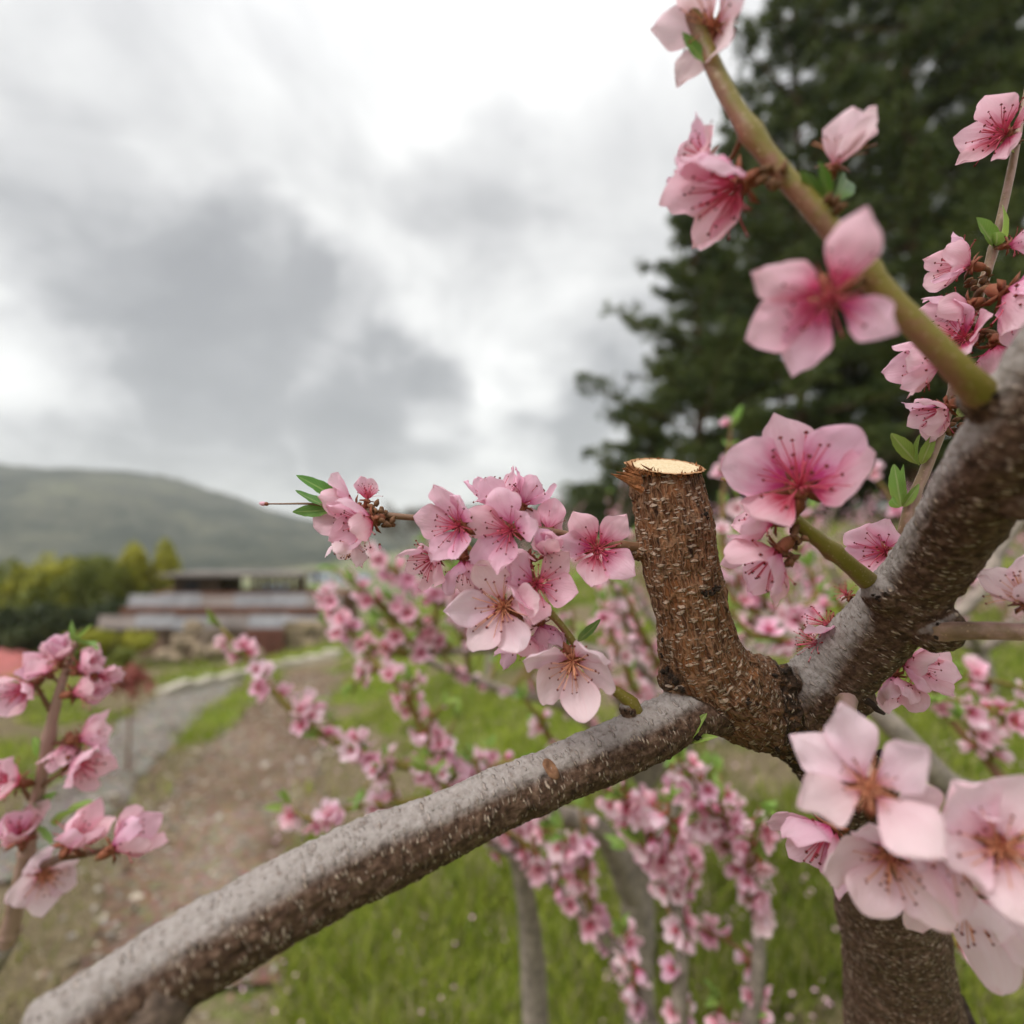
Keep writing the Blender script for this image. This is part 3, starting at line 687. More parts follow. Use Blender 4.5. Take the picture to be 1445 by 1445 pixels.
# old bud scar on the long limb
for (dx, dz, s0, m_) in ((0, 0, 1.0, 'scab'), (0, 0, 1.25, 'bark')):
    mb = MB(); c, nn = on_wood(780, 1080); e1 = Vector((.35, 0, -.94)); e1 = (e1 - nn * e1.dot(nn)).normalized(); e2 = nn.cross(e1); V = []; n = 16
    for rr, hh in ((1.0, -.35), (.86, .30), (.62, .38), (.45, .10), (.0, -.05)):
        for k in range(n):
            a = 2 * math.pi * k / n; w_ = 1 + .14 * mnoise.noise(Vector((math.cos(a) * 2, math.sin(a) * 2, rr * 3)))
            V.append(c + (e1 * math.cos(a) * .0046 + e2 * math.sin(a) * .0026) * rr * w_ * s0 + nn * hh * .0011 * (1 if m_ == 'scab' else .35))
    Fc = [(q * n + k, q * n + (k + 1) % n, (q + 1) * n + (k + 1) % n, (q + 1) * n + k) for q in range(4) for k in range(n)]
    mb.add(V, Fc)
    if m_ == 'scab': world_link('bud_scar', mb.mesh('bud_scar', M['bud_scale']), tree)
# ---- twigs: pixel polyline + distance, half-thickness in pixels
def twig(tree_, store, ctrl, mat, name='twig', n=10, nodes=True):
    c = [px(*q) for q in ctrl]; pts, rad = spline(c, .003)
    rad = [r_ * (1 + (.30 * max(0, math.sin(i * .30 + .06 * i * math.sin(i * .05))) ** 18 if nodes else 0) + .04 * mnoise.noise(p * 300)) for i, (p, r_) in enumerate(zip(pts, rad))]
    mb = MB(); mb.tube(pts, rad, n); store += pts; return world_link(name, mb.mesh(name, mat), tree_)
TW = []
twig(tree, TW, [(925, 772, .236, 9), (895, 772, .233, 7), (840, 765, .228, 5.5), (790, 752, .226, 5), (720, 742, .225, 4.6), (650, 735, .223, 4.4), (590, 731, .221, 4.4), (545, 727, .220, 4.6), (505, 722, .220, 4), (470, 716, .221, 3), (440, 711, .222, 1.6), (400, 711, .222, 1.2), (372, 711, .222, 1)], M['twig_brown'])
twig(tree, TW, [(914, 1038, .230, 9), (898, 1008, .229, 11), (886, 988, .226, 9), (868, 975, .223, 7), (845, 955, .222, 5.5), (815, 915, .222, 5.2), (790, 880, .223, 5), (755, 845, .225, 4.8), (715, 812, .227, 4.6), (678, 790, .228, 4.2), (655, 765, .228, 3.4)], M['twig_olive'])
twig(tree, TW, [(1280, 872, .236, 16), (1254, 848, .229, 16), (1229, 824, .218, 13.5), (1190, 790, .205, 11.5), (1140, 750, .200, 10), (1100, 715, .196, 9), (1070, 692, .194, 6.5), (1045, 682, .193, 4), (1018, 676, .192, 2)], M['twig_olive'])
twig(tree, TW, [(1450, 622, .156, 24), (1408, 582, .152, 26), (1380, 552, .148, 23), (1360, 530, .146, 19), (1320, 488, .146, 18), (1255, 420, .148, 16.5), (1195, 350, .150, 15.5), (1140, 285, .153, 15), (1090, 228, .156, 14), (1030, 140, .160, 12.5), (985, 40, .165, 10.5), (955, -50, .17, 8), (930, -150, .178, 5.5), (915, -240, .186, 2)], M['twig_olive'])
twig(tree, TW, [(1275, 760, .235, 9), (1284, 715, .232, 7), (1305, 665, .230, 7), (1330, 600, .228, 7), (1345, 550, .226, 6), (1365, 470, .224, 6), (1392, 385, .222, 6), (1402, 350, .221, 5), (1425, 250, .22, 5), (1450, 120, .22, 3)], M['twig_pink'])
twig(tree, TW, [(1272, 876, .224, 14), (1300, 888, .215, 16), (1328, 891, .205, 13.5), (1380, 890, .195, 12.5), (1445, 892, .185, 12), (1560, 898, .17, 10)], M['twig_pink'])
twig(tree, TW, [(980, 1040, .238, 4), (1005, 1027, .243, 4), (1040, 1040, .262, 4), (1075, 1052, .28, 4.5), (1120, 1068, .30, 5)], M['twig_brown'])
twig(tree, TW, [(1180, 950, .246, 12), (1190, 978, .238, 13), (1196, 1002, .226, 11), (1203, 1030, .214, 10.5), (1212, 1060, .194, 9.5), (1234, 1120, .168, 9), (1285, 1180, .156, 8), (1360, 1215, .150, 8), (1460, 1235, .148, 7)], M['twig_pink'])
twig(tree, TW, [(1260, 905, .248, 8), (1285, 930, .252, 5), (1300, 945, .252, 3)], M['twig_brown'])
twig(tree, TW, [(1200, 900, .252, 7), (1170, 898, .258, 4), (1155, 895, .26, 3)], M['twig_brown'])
twig(tree, TW, [(1270, 785, .255, 6), (1255, 775, .26, 4)], M['twig_brown'])
LIMBS = [p for s_ in SKP for p in s_[0]]; ALL = TW + LIMBS
def f(*a, **k): return fl(tree, ALL, *a, **k)
random.seed(5)
# along the twig left of the stub
f(650, 742, .212, (-.55, -.10, .80), 64, kind='rose', tilt=24, angs=(105, 172, 235, 300, 50))
f(616, 785, .224, (-.75, -.5, .35), 52, kind='rose', tilt=34)
f(655, 790, .230, (.1, -.95, .1), 52, kind='rose', tilt=38)
f(722, 748, .211, (-.45, -.12, .82), 66, kind='rose', tilt=26, angs=(95, 160, 220, 275, 20))
f(705, 712, .232, (-.25, .75, .1), 54, kind='rose', tilt=32)
f(738, 712, .234, (.35, .8, -.25), 50, kind='rose', tilt=40)
f(772, 752, .232, (-.05, .55, -.55), 48, kind='rose', tilt=30)
f(843, 775, .217, (.10, -.05, .95), 62, kind='deep', tilt=16, angs=(118, 55, 168, 250, 325))
f(772, 780, .214, (-.05, .35, .75), 40, kind='rose', tilt=66, tilts=(70, 62, 72, 58, 66))
f(757, 824, .213, (.25, .05, .88), 66, kind='rose', tilt=26, angs=(340, 45, 150, 255, 205))
f(712, 856, .209, (-.35, -.05, .88), 72, kind='pale', tilt=20, angs=(105, 180, 238, 292, 10))
f(735, 893, .224, (.05, -.85, .05), 54, kind='rose', tilt=36)
f(764, 882, .226, (.35, -.9, .1), 46, kind='rose', tilt=45)
f(808, 932, .209, (-.02, -.48, .84), 74, kind='pale', tilt=20, angs=(218, 280, 342, 150, 50))
f(700, 800, .236, (-.5, -.3, .2), 46, kind='rose', tilt=40)
f(745, 790, .232, (-.4, -.2, .6), 44, kind='rose', tilt=45)
# end of that twig
f(524, 735, .215, (-.85, -.25, .40), 58, kind='deep', tilt=38, spin=10)
f(500, 718, .225, (-.9, .05, .25), 56, kind='rose', tilt=38)
f(518, 705, .220, (.15, .9, .1), 34, kind='deep', petals=2, tilt=60)
f(500, 757, .222, (-.35, -.9, .1), 48, kind='pale', tilt=42)
bud(tree, P(374, 711, .222), Vector((-1, 0, .1)), .0032); bud(tree, P(536, 770, .219), Vector((.2, -.3, -1)), .0022); bud(tree, P(596, 772, .217), Vector((-.9, -.2, -.2)), .0026)
bud(tree, P(842, 968, .222), Vector((.3, -.2, -1)), .0035)
leafpx(tree, 480, 706, .222, 420, 668, .214, 'leaf', Vector((.5, -.9, .6))); leafpx(tree, 468, 716, .222, 418, 702, .225, 'leaf', Vector((0, -.6, 1))); leafpx(tree, 470, 718, .221, 424, 726, .228, 'leaf', Vector((0, -1, .3)))
leafpx(tree, 815, 905, .222, 848, 880, .226, 'leaf', Vector((-.5, -.8, .5))); leafpx(tree, 806, 900, .223, 765, 910, .232, 'leaf_young', Vector((0, -.7, 1)))
leafpx(tree, 800, 890, .224, 796, 930, .232); leafpx(tree, 690, 795, .227, 672, 815, .23)
leafpx(tree, 972, 1045, .226, 990, 1008, .221, 'leaf_young', Vector((-1, -.5, 0))); leafpx(tree, 974, 1047, .226, 1006, 1036, .220, 'leaf_young', Vector((0, -.8, .8))); leafpx(tree, 1000, 1030, .25, 1048, 1018, .262, 'leaf', Vector((0, -.8, .6)))
leafpx(tree, 800, 1135, .212, 815, 1120, .222, 'leaf_young')
# right-hand limb and its shoots
f(1172, 422, .136, (-.12, .02, .95), 106, kind='deep', tilt=14, pw=.84, angs=(75, 152, 207, 258, 338))
f(1045, 262, .160, (-.72, -.42, .50), 96, kind='deep', tilt=34, angs=(60, 185, 235, 120, 290))
f(1000, 225, .170, (-.8, .2, .2), 56, kind='rose', tilt=36)
f(1128, 688, .183, (.05, .34, .90), 112, kind='deep', tilt=27, pw=.9, angs=(163, 108, 52, 350, 232))
f(1092, 735, .197, (-.85, .12, .30), 62, kind='deep', tilt=40, petals=4)
f(1098, 778, .197, (-.62, -.62, .18), 74, kind='rose', tilt=30)
f(1250, 778, .236, (-.40, .10, .80), 58, kind='rose', tilt=34, spin=10)
f(1172, 882, .246, (-.55, .15, .55), 52, kind='deep', petals=1, tilt=55)
f(1160, 908, .246, (-.75, -.05, .40), 48, kind='deep', petals=0)
f(1196, 840, .236, (-.35, .45, .35), 32, kind='deep', petals=0)
f(1278, 935, .252, (.55, -.35, .30), 58, kind='rose', tilt=40)
f(1262, 955, .250, (-.1, -.9, .30), 50, kind='rose', tilt=46)
f(1226, 1112, .148, (.05, .12, .95), 106, kind='pale', tilt=18, pw=.92, st=.68, angs=(140, 95, 20, 198, 300))
f(1172, 1170, .196, (-.55, -.55, .30), 80, kind='deep', tilt=36)
f(1322, 1180, .160, (.30, -.30, .80), 98, kind='pale', tilt=28)
f(1255, 1205, .166, (-.1, -.5, .75), 88, kind='pale', tilt=30)
f(1412, 1195, .146, (.2, .0, .85), 112, kind='pale', tilt=30)
f(1360, 1262, .178, (-.2, -.7, .50), 95, kind='pale', tilt=26)
# upper right cluster
f(1368, 375, .216, (-.85, .15, .25), 52, kind='rose', tilt=44)
f(1365, 432, .216, (-.75, -.35, .35), 56, kind='rose', tilt=44)
f(1362, 478, .214, (-.45, .25, .70), 54, kind='deep', tilt=30)
f(1420, 415, .205, (.60, -.20, .40), 78, kind='rose', tilt=38)
f(1405, 490, .215, (.2, -.7, .40), 58, kind='deep', tilt=42)
f(1325, 512, .205, (-.85, -.25, .25), 58, kind='rose', tilt=40)
f(1335, 575, .222, (-.5, -.5, .40), 50, kind='rose', tilt=42)
f(1425, 345, .214, (.5, .2, .30), 38, kind='deep', petals=2, tilt=60)
f(1178, 232, .162, (.1, .95, .15), 66, kind='pale', tilt=58, petals=3)
f(1008, 40, .165, (-.4, .2, .80), 80, kind='pale', tilt=26)
f(1420, 190, .215, (-.6, .2, .60), 58, kind='deep', tilt=28)
f(1448, 850, .19, (-.2, .75, .4), 62, kind='pale', tilt=40)
for (a, b, k_) in (((1405, 350, .221), (1375, 308, .215), 'leaf_young'), ((1405, 350, .221), (1435, 292, .214), 'leaf_young'), ((1404, 352, .221), (1412, 318, .21), 'leaf_young'),
                   ((1165, 290, .152), (1130, 240, .150), 'leaf'), ((1168, 285, .152), (1160, 225, .146), 'leaf'), ((1178, 280, .154), (1222, 230, .160), 'leaf'),
                   ((1295, 655, .229), (1258, 614, .226), 'leaf_young'), ((1300, 655, .229), (1318, 612, .224), 'leaf_young'), ((1298, 656, .229), (1286, 616, .224), 'leaf_young'),
                   ((1272, 715, .231), (1262, 656, .228), 'leaf_young'), ((1274, 715, .231), (1298, 684, .226), 'leaf_young'), ((1270, 716, .231), (1250, 700, .226), 'leaf_young'), ((1280, 712, .231), (1278, 655, .23), 'leaf_young'),
                   ((1350, 590, .227), (1372, 560, .232), 'leaf_young'), ((1000, 90, .162), (960, 60, .165), 'leaf'), ((916, -235, .186), (890, -290, .19), 'leaf_young'), ((916, -235, .186), (940, -300, .19), 'leaf_young'), ((1432, 220, .22), (1400, 180, .22), 'leaf_young')):
    leafpx(tree, *a, *b, k_)
for (u, v, d) in ((1080, 700, .192), (1108, 790, .196), (1120, 760, .198), (1345, 430, .222), (1380, 400, .22), (1370, 470, .222), (1165, 300, .150), (1090, 250, .154), (1345, 600, .226), (535, 722, .218), (545, 735, .218), (1375, 590, .226), (1395, 475, .22), (1330, 500, .148)):
    mb = MB(); c = P(u, v, d)
    for k in range(9):
        q = c + rvec() * .0028; a = rvec(); mb.tube([q, q + a * .0016, q + a * .0034], [.0009, .0013, .0003], 5)
    world_link('bud_scales', mb.mesh('bud_scales', M['bud_scale']), tree)

# ------------------------------------------------------------------ peach trees behind
def bg_blossom_mesh(k):
    rg = random.Random(300 + k); mb = MB(); uvs = []
    half = k % 4 == 3; npet = 5 if not half else 4
    for j in range(npet):
        cup, edge, wid = rg.uniform(.05, .3), rg.uniform(.1, .5), rg.uniform(.9, 1.1)
        tl = R(rg.uniform(52, 72) if half else rg.uniform(12, 38)); az = 2 * math.pi * j / npet + rg.uniform(-.2, .2)
        Mx = Matrix.Rotation(az, 4, 'Z') @ Matrix.Translation((0, .08, 0)) @ Matrix.Rotation(tl, 4, 'X') @ Matrix.Rotation(rg.uniform(-.3, .3), 4, 'Y') @ Matrix.Scale(.9, 4)
        n0 = len(mb.V); rows = (0, .15, .35, .6, .82, .97)
        for t_ in rows:
            w_ = float(np.interp(t_, PET_T, PET_W)) * wid
            for s in (-1, -.45, .45, 1):
                z = cup * t_ * t_ + edge * s * s * w_ * .5 + .04 * mnoise.noise(Vector((s * 2 + j, t_ * 3, k)))
                mb.V.append(tuple(Mx @ Vector((s * w_, t_, z)))); uvs.append((s * .5 + .5, t_))
        for a in range(len(rows) - 1):
            for i in range(3): mb.F.append((n0 + a * 4 + i, n0 + a * 4 + i + 1, n0 + a * 4 + i + 5, n0 + a * 4 + i + 4)); mb.m.append(0)
    n0 = len(mb.V)
    for i in range(9):
        az, el, L = i * 2.4, rg.uniform(.2, .95), rg.uniform(.35, .6); d = Vector((math.sin(el) * math.cos(az), math.sin(el) * math.sin(az), math.cos(el)))
        mb.tube([d * .02, d * L], [.035, .022], 3, 1)
    mb.tube([Vector((0, 0, -.42)), Vector((0, 0, -.25)), Vector((0, 0, -.02)), Vector((0, 0, .05))], [.05, .13, .16, .05], 6, 2)
    uvs += [(.5, .1)] * (len(mb.V) - n0)
    me = mb.mesh('blossom', [M[('petal_rose', 'petal_pale', 'petal_deep', 'petal_pale', 'petal_rose')[k % 5]], M['filament'], M['calyx']])
    ul = me.uv_layers.new(name='UVMap')
    for lp in me.loops: ul.data[lp.index].uv = uvs[lp.vertex_index]
    return me
BGB = [bg_blossom_mesh(k) for k in range(12)]
BLOOM_COUNT = {}
def put_bloom(t_, loc, axis, r_, n=None):
    c = BLOOM_COUNT.get(t_.name, 0)
    if c >= 298: return
    BLOOM_COUNT[t_.name] = c + 1
    link('blossom', random.choice(BGB), t_, Matrix.Translation(-t_.location) @ face_matrix(loc, axis, rnd(0, 6), r_))
def dress(t_, pts, gap=.024, r_=.0175, leaves=.3, start=.1, prob=.9, tip=True, budp=.12):
    """blossoms in ones and twos at the nodes of a shoot, small leaves between them and at its tip"""
    acc = 0; need = gap; L = sum((pts[i + 1] - pts[i]).length for i in range(len(pts) - 1)); run = 0
    for i in range(len(pts) - 1):
        seg = pts[i + 1] - pts[i]; run += seg.length; acc += seg.length
        if acc < need or run < start * L: continue
        acc = 0; need = gap * rnd(.35, 1.75); d = seg.normalized()
        for k in range(random.choice((1, 1, 2, 2, 3))):
            if random.random() > prob: continue
            a = (rvec() + Vector((0, -.35, .15))); a = (a - d * a.dot(d)).normalized(); a = (a + d * rnd(-.1, .5)).normalized()
            if random.random() < budp: bud(t_, pts[i] + a * .005, a, .006)
            else: put_bloom(t_, pts[i] + a * r_ * .5 + d * rnd(-.006, .006), (a + rvec() * .35).normalized(), r_ * rnd(.72, 1.15))
        if random.random() < leaves:
            for k in range(2): leaf(t_, pts[i], (d + rvec() * .8).normalized() * rnd(.016, .03))
    if tip:
        for k in range(4): leaf(t_, pts[-1], ((pts[-1] - pts[-3]).normalized() + rvec() * .55).normalized() * rnd(.018, .034))
def shoot(t_, ctrl, mat='twig_olive', name='shoot', dressed=True, n=6, **kw):
    c = [px(*q) for q in ctrl]; pts, rad = spline(c, .008); mb = MB(); mb.tube(pts, rad, n)
    world_link(name, mb.mesh(name, M[mat]), t_)
    if dressed: dress(t_, pts, **kw)
    return pts
random.seed(21)
# the tree at the left whose one shoot stands up beside the path (blossoms close enough to show each petal)
bx_, by_ = -.75, .62
t1 = empty('peach_tree', (bx_, by_, tz(bx_, by_)), 'young peach tree whose single upright pinkish shoot stands beside the gravel path', 'tree', 'peach trees')
tw1 = []
twig(t1, tw1, [(10, 1330, .47, 11), (32, 1230, .44, 9.5), (46, 1160, .425, 8.5), (60, 1090, .41, 7.5), (75, 1010, .40, 6.5), (92, 950, .40, 5), (108, 905, .40, 3)], M['twig_pink'], 'shoot')
twig(t1, tw1, [(36, 1230, .44, 6), (90, 1210, .40, 5), (150, 1200, .37, 4)], M['twig_brown'], 'shoot')
for (a, b) in (((75, 1010, .40), (50, 965, .39)), ((68, 1050, .405), (108, 1045, .40)), ((55, 1112, .413), (105, 1078, .40)), ((50, 1140, .42), (28, 1105, .41)), ((85, 975, .40), (118, 985, .395)), ((46, 1175, .425), (30, 1185, .415)), ((92, 950, .40), (130, 950, .395))):
    twig(t1, tw1, [(*a, 3.5), (*b, 2.6)], M['twig_brown'], 'spur', 6, False)
plain_tube('trunk', [(t1.location - Vector((0, 0, .1)), .035), (t1.location + Vector((0, 0, .1)), .026), (t1.location + Vector((.05, 0, .5)), .022), (P(-60, 1480, .52), .013), (P(10, 1330, .47), .0075)], M['bg_bark'], t1)
def f1(*a, **k): return fl(t1, tw1, *a, **k)
f1(44, 968, .39, (-.6, -.55, .35), 46, kind='deep', tilt=38); f1(66, 948, .40, (-.4, .4, .5), 39, kind='rose', tilt=46)
f1(84, 930, .39, (-.2, .7, .5), 37, kind='rose', tilt=66, tilts=(68, 62, 70)); f1(112, 944, .39, (.4, .4, .5), 37, kind='rose', tilt=64, tilts=(66, 60, 70))
f1(104, 978, .388, (.75, .25, .4), 44, kind='rose', tilt=60); f1(138, 954, .39, (.8, .2, .3), 29, kind='deep', tilt=72, tilts=(72, 70, 74))
f1(112, 1042, .395, (.8, .35, .3), 44, kind='rose', tilt=50); f1(104, 1074, .392, (.8, -.3, .45), 49, kind='rose', tilt=40); f1(96, 1048, .40, (.1, -.8, .2), 41, kind='rose', tilt=44)
f1(26, 1104, .40, (-.8, .1, .3), 49, kind='deep', tilt=42); f1(30, 1184, .40, (-.3, .4, .6), 51, kind='rose', tilt=60, tilts=(62, 56, 66))
f1(100, 1192, .37, (.2, .5, .5), 56, kind='rose', tilt=46); f1(162, 1196, .36, (.6, .5, .3), 56, kind='rose', tilt=48); f1(60, 1235, .42, (.4, -.2, .8), 51, kind='pale', tilt=30)
for (a, b) in (((72, 1075, .407), (42, 1040, .40)), ((66, 1085, .41), (50, 1105, .41)), ((52, 1150, .42), (85, 1118, .415)), ((48, 1165, .425), (70, 1195, .42)), ((50, 1155, .42), (62, 1120, .41)), ((80, 1165, .41), (120, 1115, .40)), ((108, 905, .40), (96, 880, .395)), ((108, 905, .40), (132, 882, .40)), ((106, 908, .40), (142, 905, .39)), ((40, 1190, .43), (20, 1150, .43)), ((96, 935, .40), (115, 910, .4))):
    leafpx(t1, *a, *b)

# the tree behind the long limb
b2 = P(905, 1300, 1.05); b2.z = tz(b2.x, b2.y)
t2 = empty('peach_tree', b2, 'peach tree in full bloom spreading low behind the long grey limb', 'tree', 'peach trees')
plain_tube('trunk', [(b2 - Vector((0, 0, .1)), .045), (b2 + Vector((0, 0, .12)), .034), (P(900, 1330, 1.02), .027), (P(880, 1190, .98), .021)], M['bg_bark'], t2)
kw = dict(mat='bg_bark', name='limb', dressed=False, n=8)
shoot(t2, [(890, 1260, 1.0, 17), (850, 1175, .92, 15), (780, 1148, .84, 14), (700, 1122, .78, 12), (640, 1096, .74, 9)], **kw)
shoot(t2, [(890, 1260, 1.0, 15), (960, 1100, 1.0, 12), (955, 990, .98, 11), (915, 945, .95, 9), (850, 920, .93, 7), (760, 908, .92, 6), (690, 915, .91, 6), (600, 922, .90, 5)], **kw)
sh = dict(r_=.0185, gap=.022)
b6 = P(760, 1500, .86); b6.z = tz(b6.x, b6.y)
t6 = empty('peach_tree', b6, 'peach tree whose long olive shoots reach out over the gravel path', 'tree', 'peach trees')
plain_tube('trunk', [(b6 - Vector((0, 0, .1)), .04), (b6 + Vector((0, 0, .12)), .03), (P(755, 1420, .86), .022), (P(735, 1230, .80), .014), (P(690, 1125, .76), .009)], M['bg_bark'], t6)
shoot(t6, [(700, 1135, .765, 9), (650, 1104, .745, 8), (590, 1085, .72, 7), (530, 1070, .70, 6), (470, 1045, .69, 5.5), (425, 1015, .68, 5), (385, 975, .68, 4.5), (350, 930, .68, 4), (312, 885, .68, 2.5)], gap=.019, r_=.0185, leaves=.4, start=.05)
shoot(t6, [(690, 1130, .765, 6), (640, 1096, .745, 6), (606, 1050, .74, 5), (585, 1005, .74, 4.5), (560, 965, .74, 4), (520, 925, .75, 4), (485, 875, .76, 3.5), (460, 835, .77, 2.5)], leaves=.4, r_=.0185, gap=.018)
shoot(t6, [(715, 1160, .77, 6), (640, 1135, .72, 6), (570, 1132, .69, 5), (500, 1140, .66, 4), (440, 1155, .64, 3), (410, 1140, .64, 2)], r_=.0185, gap=.017)
rg6 = random.Random(15)
for (u, v, d) in ((620, 1085, .73), (560, 1078, .71), (500, 1055, .69), (600, 1040, .74), (580, 1000, .74), (540, 945, .75), (640, 1130, .72), (560, 1130, .69), (690, 1130, .76), (665, 1110, .75), (470, 1045, .69), (420, 1012, .68), (700, 1150, .76), (520, 1140, .67)):
    du, dv = rg6.uniform(-60, 25), rg6.uniform(-70, 35); dd = rg6.uniform(-.05, .05)
    shoot(t6, [(u, v, d, 3.5), (u + du * .5, v + dv * .5 - 6, d + dd * .5, 3), (u + du, v + dv, d + dd, 1.8)], r_=.0185, gap=.018, start=.15, leaves=.3)
for (u, v, du, dv) in ((690, 915, -60, -95), (660, 918, -20, -110), (630, 920, -75, -70), (600, 922, -60, -50), (575, 925, -70, -20), (740, 912, -40, -90), (610, 920, 10, -90), (560, 880, -60, -60)):
    shoot(t2, [(u, v, .90, 4), (u + du * .5, v + dv * .5, .88, 3.5), (u + du, v + dv, .87, 2)], r_=.0205, gap=.022, leaves=.3)
shoot(t2, [(700, 915, .91, 6), (655, 872, .89, 5), (610, 843, .88, 4.5), (560, 808, .87, 4), (525, 780, .86, 3), (505, 750, .86, 2)], leaves=.4, r_=.0205, gap=.020)
shoot(t2, [(640, 920, .905, 5), (600, 880, .90, 4), (550, 860, .89, 4), (505, 830, .88, 3), (475, 805, .88, 2)], leaves=.3, r_=.0205, gap=.020)
shoot(t2, [(600, 922, .90, 4), (550, 915, .89, 4), (500, 905, .88, 3), (465, 880, .87, 2)], r_=.018, gap=.024)
shoot(t2, [(720, 910, .915, 4), (690, 850, .91, 4), (640, 800, .90, 3), (600, 765, .90, 2)], r_=.0205, gap=.020)
shoot(t2, [(780, 908, .92, 4), (750, 860, .92, 4), (720, 820, .93, 3), (690, 775, .93, 2)], r_=.018, gap=.024)
shoot(t2, [(780, 1148, .84, 5), (700, 1090, .82, 4), (660, 1070, .80, 3)], r_=.019, gap=.020)
shoot(t2, [(720, 1125, .79, 5), (690, 1085, .76, 4), (735, 1075, .75, 3)], r_=.018, gap=.02)
shoot(t2, [(850, 1100, 1.0, 6), (790, 1060, .80, 4), (765, 1020, .74, 4), (740, 985, .72, 3)], r_=.018, gap=.018)
shoot(t2, [(955, 990, .98, 6), (925, 930, .78, 5), (900, 880, .72, 4), (880, 830, .70, 3)], r_=.0175, gap=.018)
shoot(t2, [(960, 1040, .98, 6), (900, 980, .78, 5), (880, 930, .74, 4), (855, 880, .73, 3), (850, 850, .73, 2)], r_=.0175, gap=.020)
b4 = P(1000, 1700, .72); b4.z = tz(b4.x, b4.y)
t4 = empty('peach_tree', b4, 'low peach tree sending up a tangle of pink shoots below the fork', 'tree', 'peach trees')
plain_tube('trunk', [(b4 - Vector((0, 0, .1)), .04), (b4 + Vector((0, 0, .15)), .03), (P(985, 1620, .70), .024)], M['bg_bark'], t4)
arms = [[(985, 1630, .70, 20), (930, 1480, .70, 14), (860, 1330, .72, 10), (760, 1230, .74, 7), (690, 1190, .76, 5)], [(985, 1630, .70, 20), (1040, 1500, .68, 13), (1070, 1370, .66, 10), (1060, 1260, .66, 7), (1030, 1190, .66, 5)], [(985, 1630, .70, 18), (960, 1450, .66, 12), (960, 1310, .64, 9), (925, 1210, .64, 6), (880, 1150, .66, 4)]]
rg4 = random.Random(77)
for arm in arms:
    dress(t4, shoot(t4, arm, **kw)[12:], gap=.03, r_=.018, leaves=.25, start=.2)
    for q in range(1, len(arm) - 1):
        for s_ in range(5):
            f_ = rg4.random(); a_, b_ = arm[q], arm[q + 1]; o_ = [x + (y - x) * f_ for x, y in zip(a_, b_)]
            if o_[1] > 1330 and s_ > 1: continue
            du, dv, dd = rg4.uniform(-95, 45), rg4.uniform(-150, -60), rg4.uniform(-.10, .08)
            shoot(t4, [(o_[0], o_[1], o_[2], 4), (o_[0] + du * .35 + rg4.uniform(-12, 12), o_[1] + dv * .5, o_[2] + dd * .5, 3.5), (o_[0] + du, o_[1] + dv, o_[2] + dd, 2)], r_=.0182, gap=.022, start=.08, leaves=.16)
# blossom filling the gap between the twig with the cluster and the stub
b5 = P(905, 1150, 1.5); b5.z = tz(b5.x, b5.y)
t5 = empty('peach_tree', b5, 'peach tree in bloom behind the stub, its twigs crossing under the blossom cluster', 'tree', 'peach trees')
plain_tube('trunk', [(b5 - Vector((0, 0, .1)), .05), (b5 + Vector((0, 0, .2)), .036), (P(900, 1120, 1.45), .028), (P(915, 1010, 1.35), .02)], M['bg_bark'], t5)
for arm in ([(905, 1120, 1.45, 12), (880, 1000, 1.3, 9), (830, 930, 1.2, 7), (750, 880, 1.12, 5), (650, 830, 1.05, 3.5)], [(905, 1120, 1.45, 12), (920, 1000, 1.3, 9), (900, 920, 1.1, 7), (880, 860, 1.0, 5), (860, 800, .95, 3.5)], [(905, 1120, 1.45, 10), (1000, 980, 1.3, 8), (1050, 900, 1.2, 6), (1090, 830, 1.1, 4.5), (1120, 780, 1.05, 3)], [(905, 1120, 1.45, 10), (820, 1010, 1.3, 8), (700, 970, 1.2, 6), (600, 930, 1.15, 4.5), (530, 880, 1.1, 3)]):
    dress(t5, shoot(t5, arm, **kw)[20:], gap=.035, r_=.019, leaves=.2, start=.2)
    for q in range(1, len(arm) - 1):
        for s_ in range(5):
            f_ = rg4.random(); a_, b_ = arm[q], arm[q + 1]; o_ = [x + (y - x) * f_ for x, y in zip(a_, b_)]
            du, dv, dd = rg4.uniform(-60, 40), rg4.uniform(-75, 10), rg4.uniform(-.15, .1)
            shoot(t5, [(o_[0], o_[1], o_[2], 3), (o_[0] + du * .4 + rg4.uniform(-8, 8), o_[1] + dv * .5, o_[2] + dd * .5, 2.5), (o_[0] + du, o_[1] + dv, o_[2] + dd, 1.5)], r_=.0195, gap=.026, start=.05, leaves=.2)
# the tree to the right of it
b3 = P(1520, 1350, .95); b3.z = tz(b3.x, b3.y)
t3 = empty('peach_tree', b3, 'peach tree with a bare pale grey limb crossing behind the right-hand fork', 'tree', 'peach trees')
plain_tube('trunk', [(b3 - Vector((0, 0, .1)), .05), (b3 + Vector((0, 0, .15)), .038), (P(1540, 1260, .85), .03), (P(1500, 1160, .70), .020)], M['bg_bark'], t3)
shoot(t3, [(1510, 1170, .72, 26), (1445, 1140, .64, 24), (1385, 1128, .62, 21), (1335, 1105, .61, 19), (1275, 1040, .60, 16), (1220, 985, .61, 13), (1150, 920, .65, 10), (1080, 868, .72, 8), (1024, 828, .78, 6), (985, 805, .82, 4)], **kw)
shoot(t3, [(1540, 1000, .95, 16), (1460, 740, .90, 13), (1405, 775, .86, 12), (1395, 815, .84, 11), (1345, 870, .82, 9), (1270, 905, .82, 7), (1180, 900, .82, 5)], **kw)
shoot(t3, [(1440, 1140, .66, 10), (1400, 1080, .70, 7), (1330, 1000, .74, 5), (1318, 965, .75, 3)], leaves=0, prob=.1, tip=False)
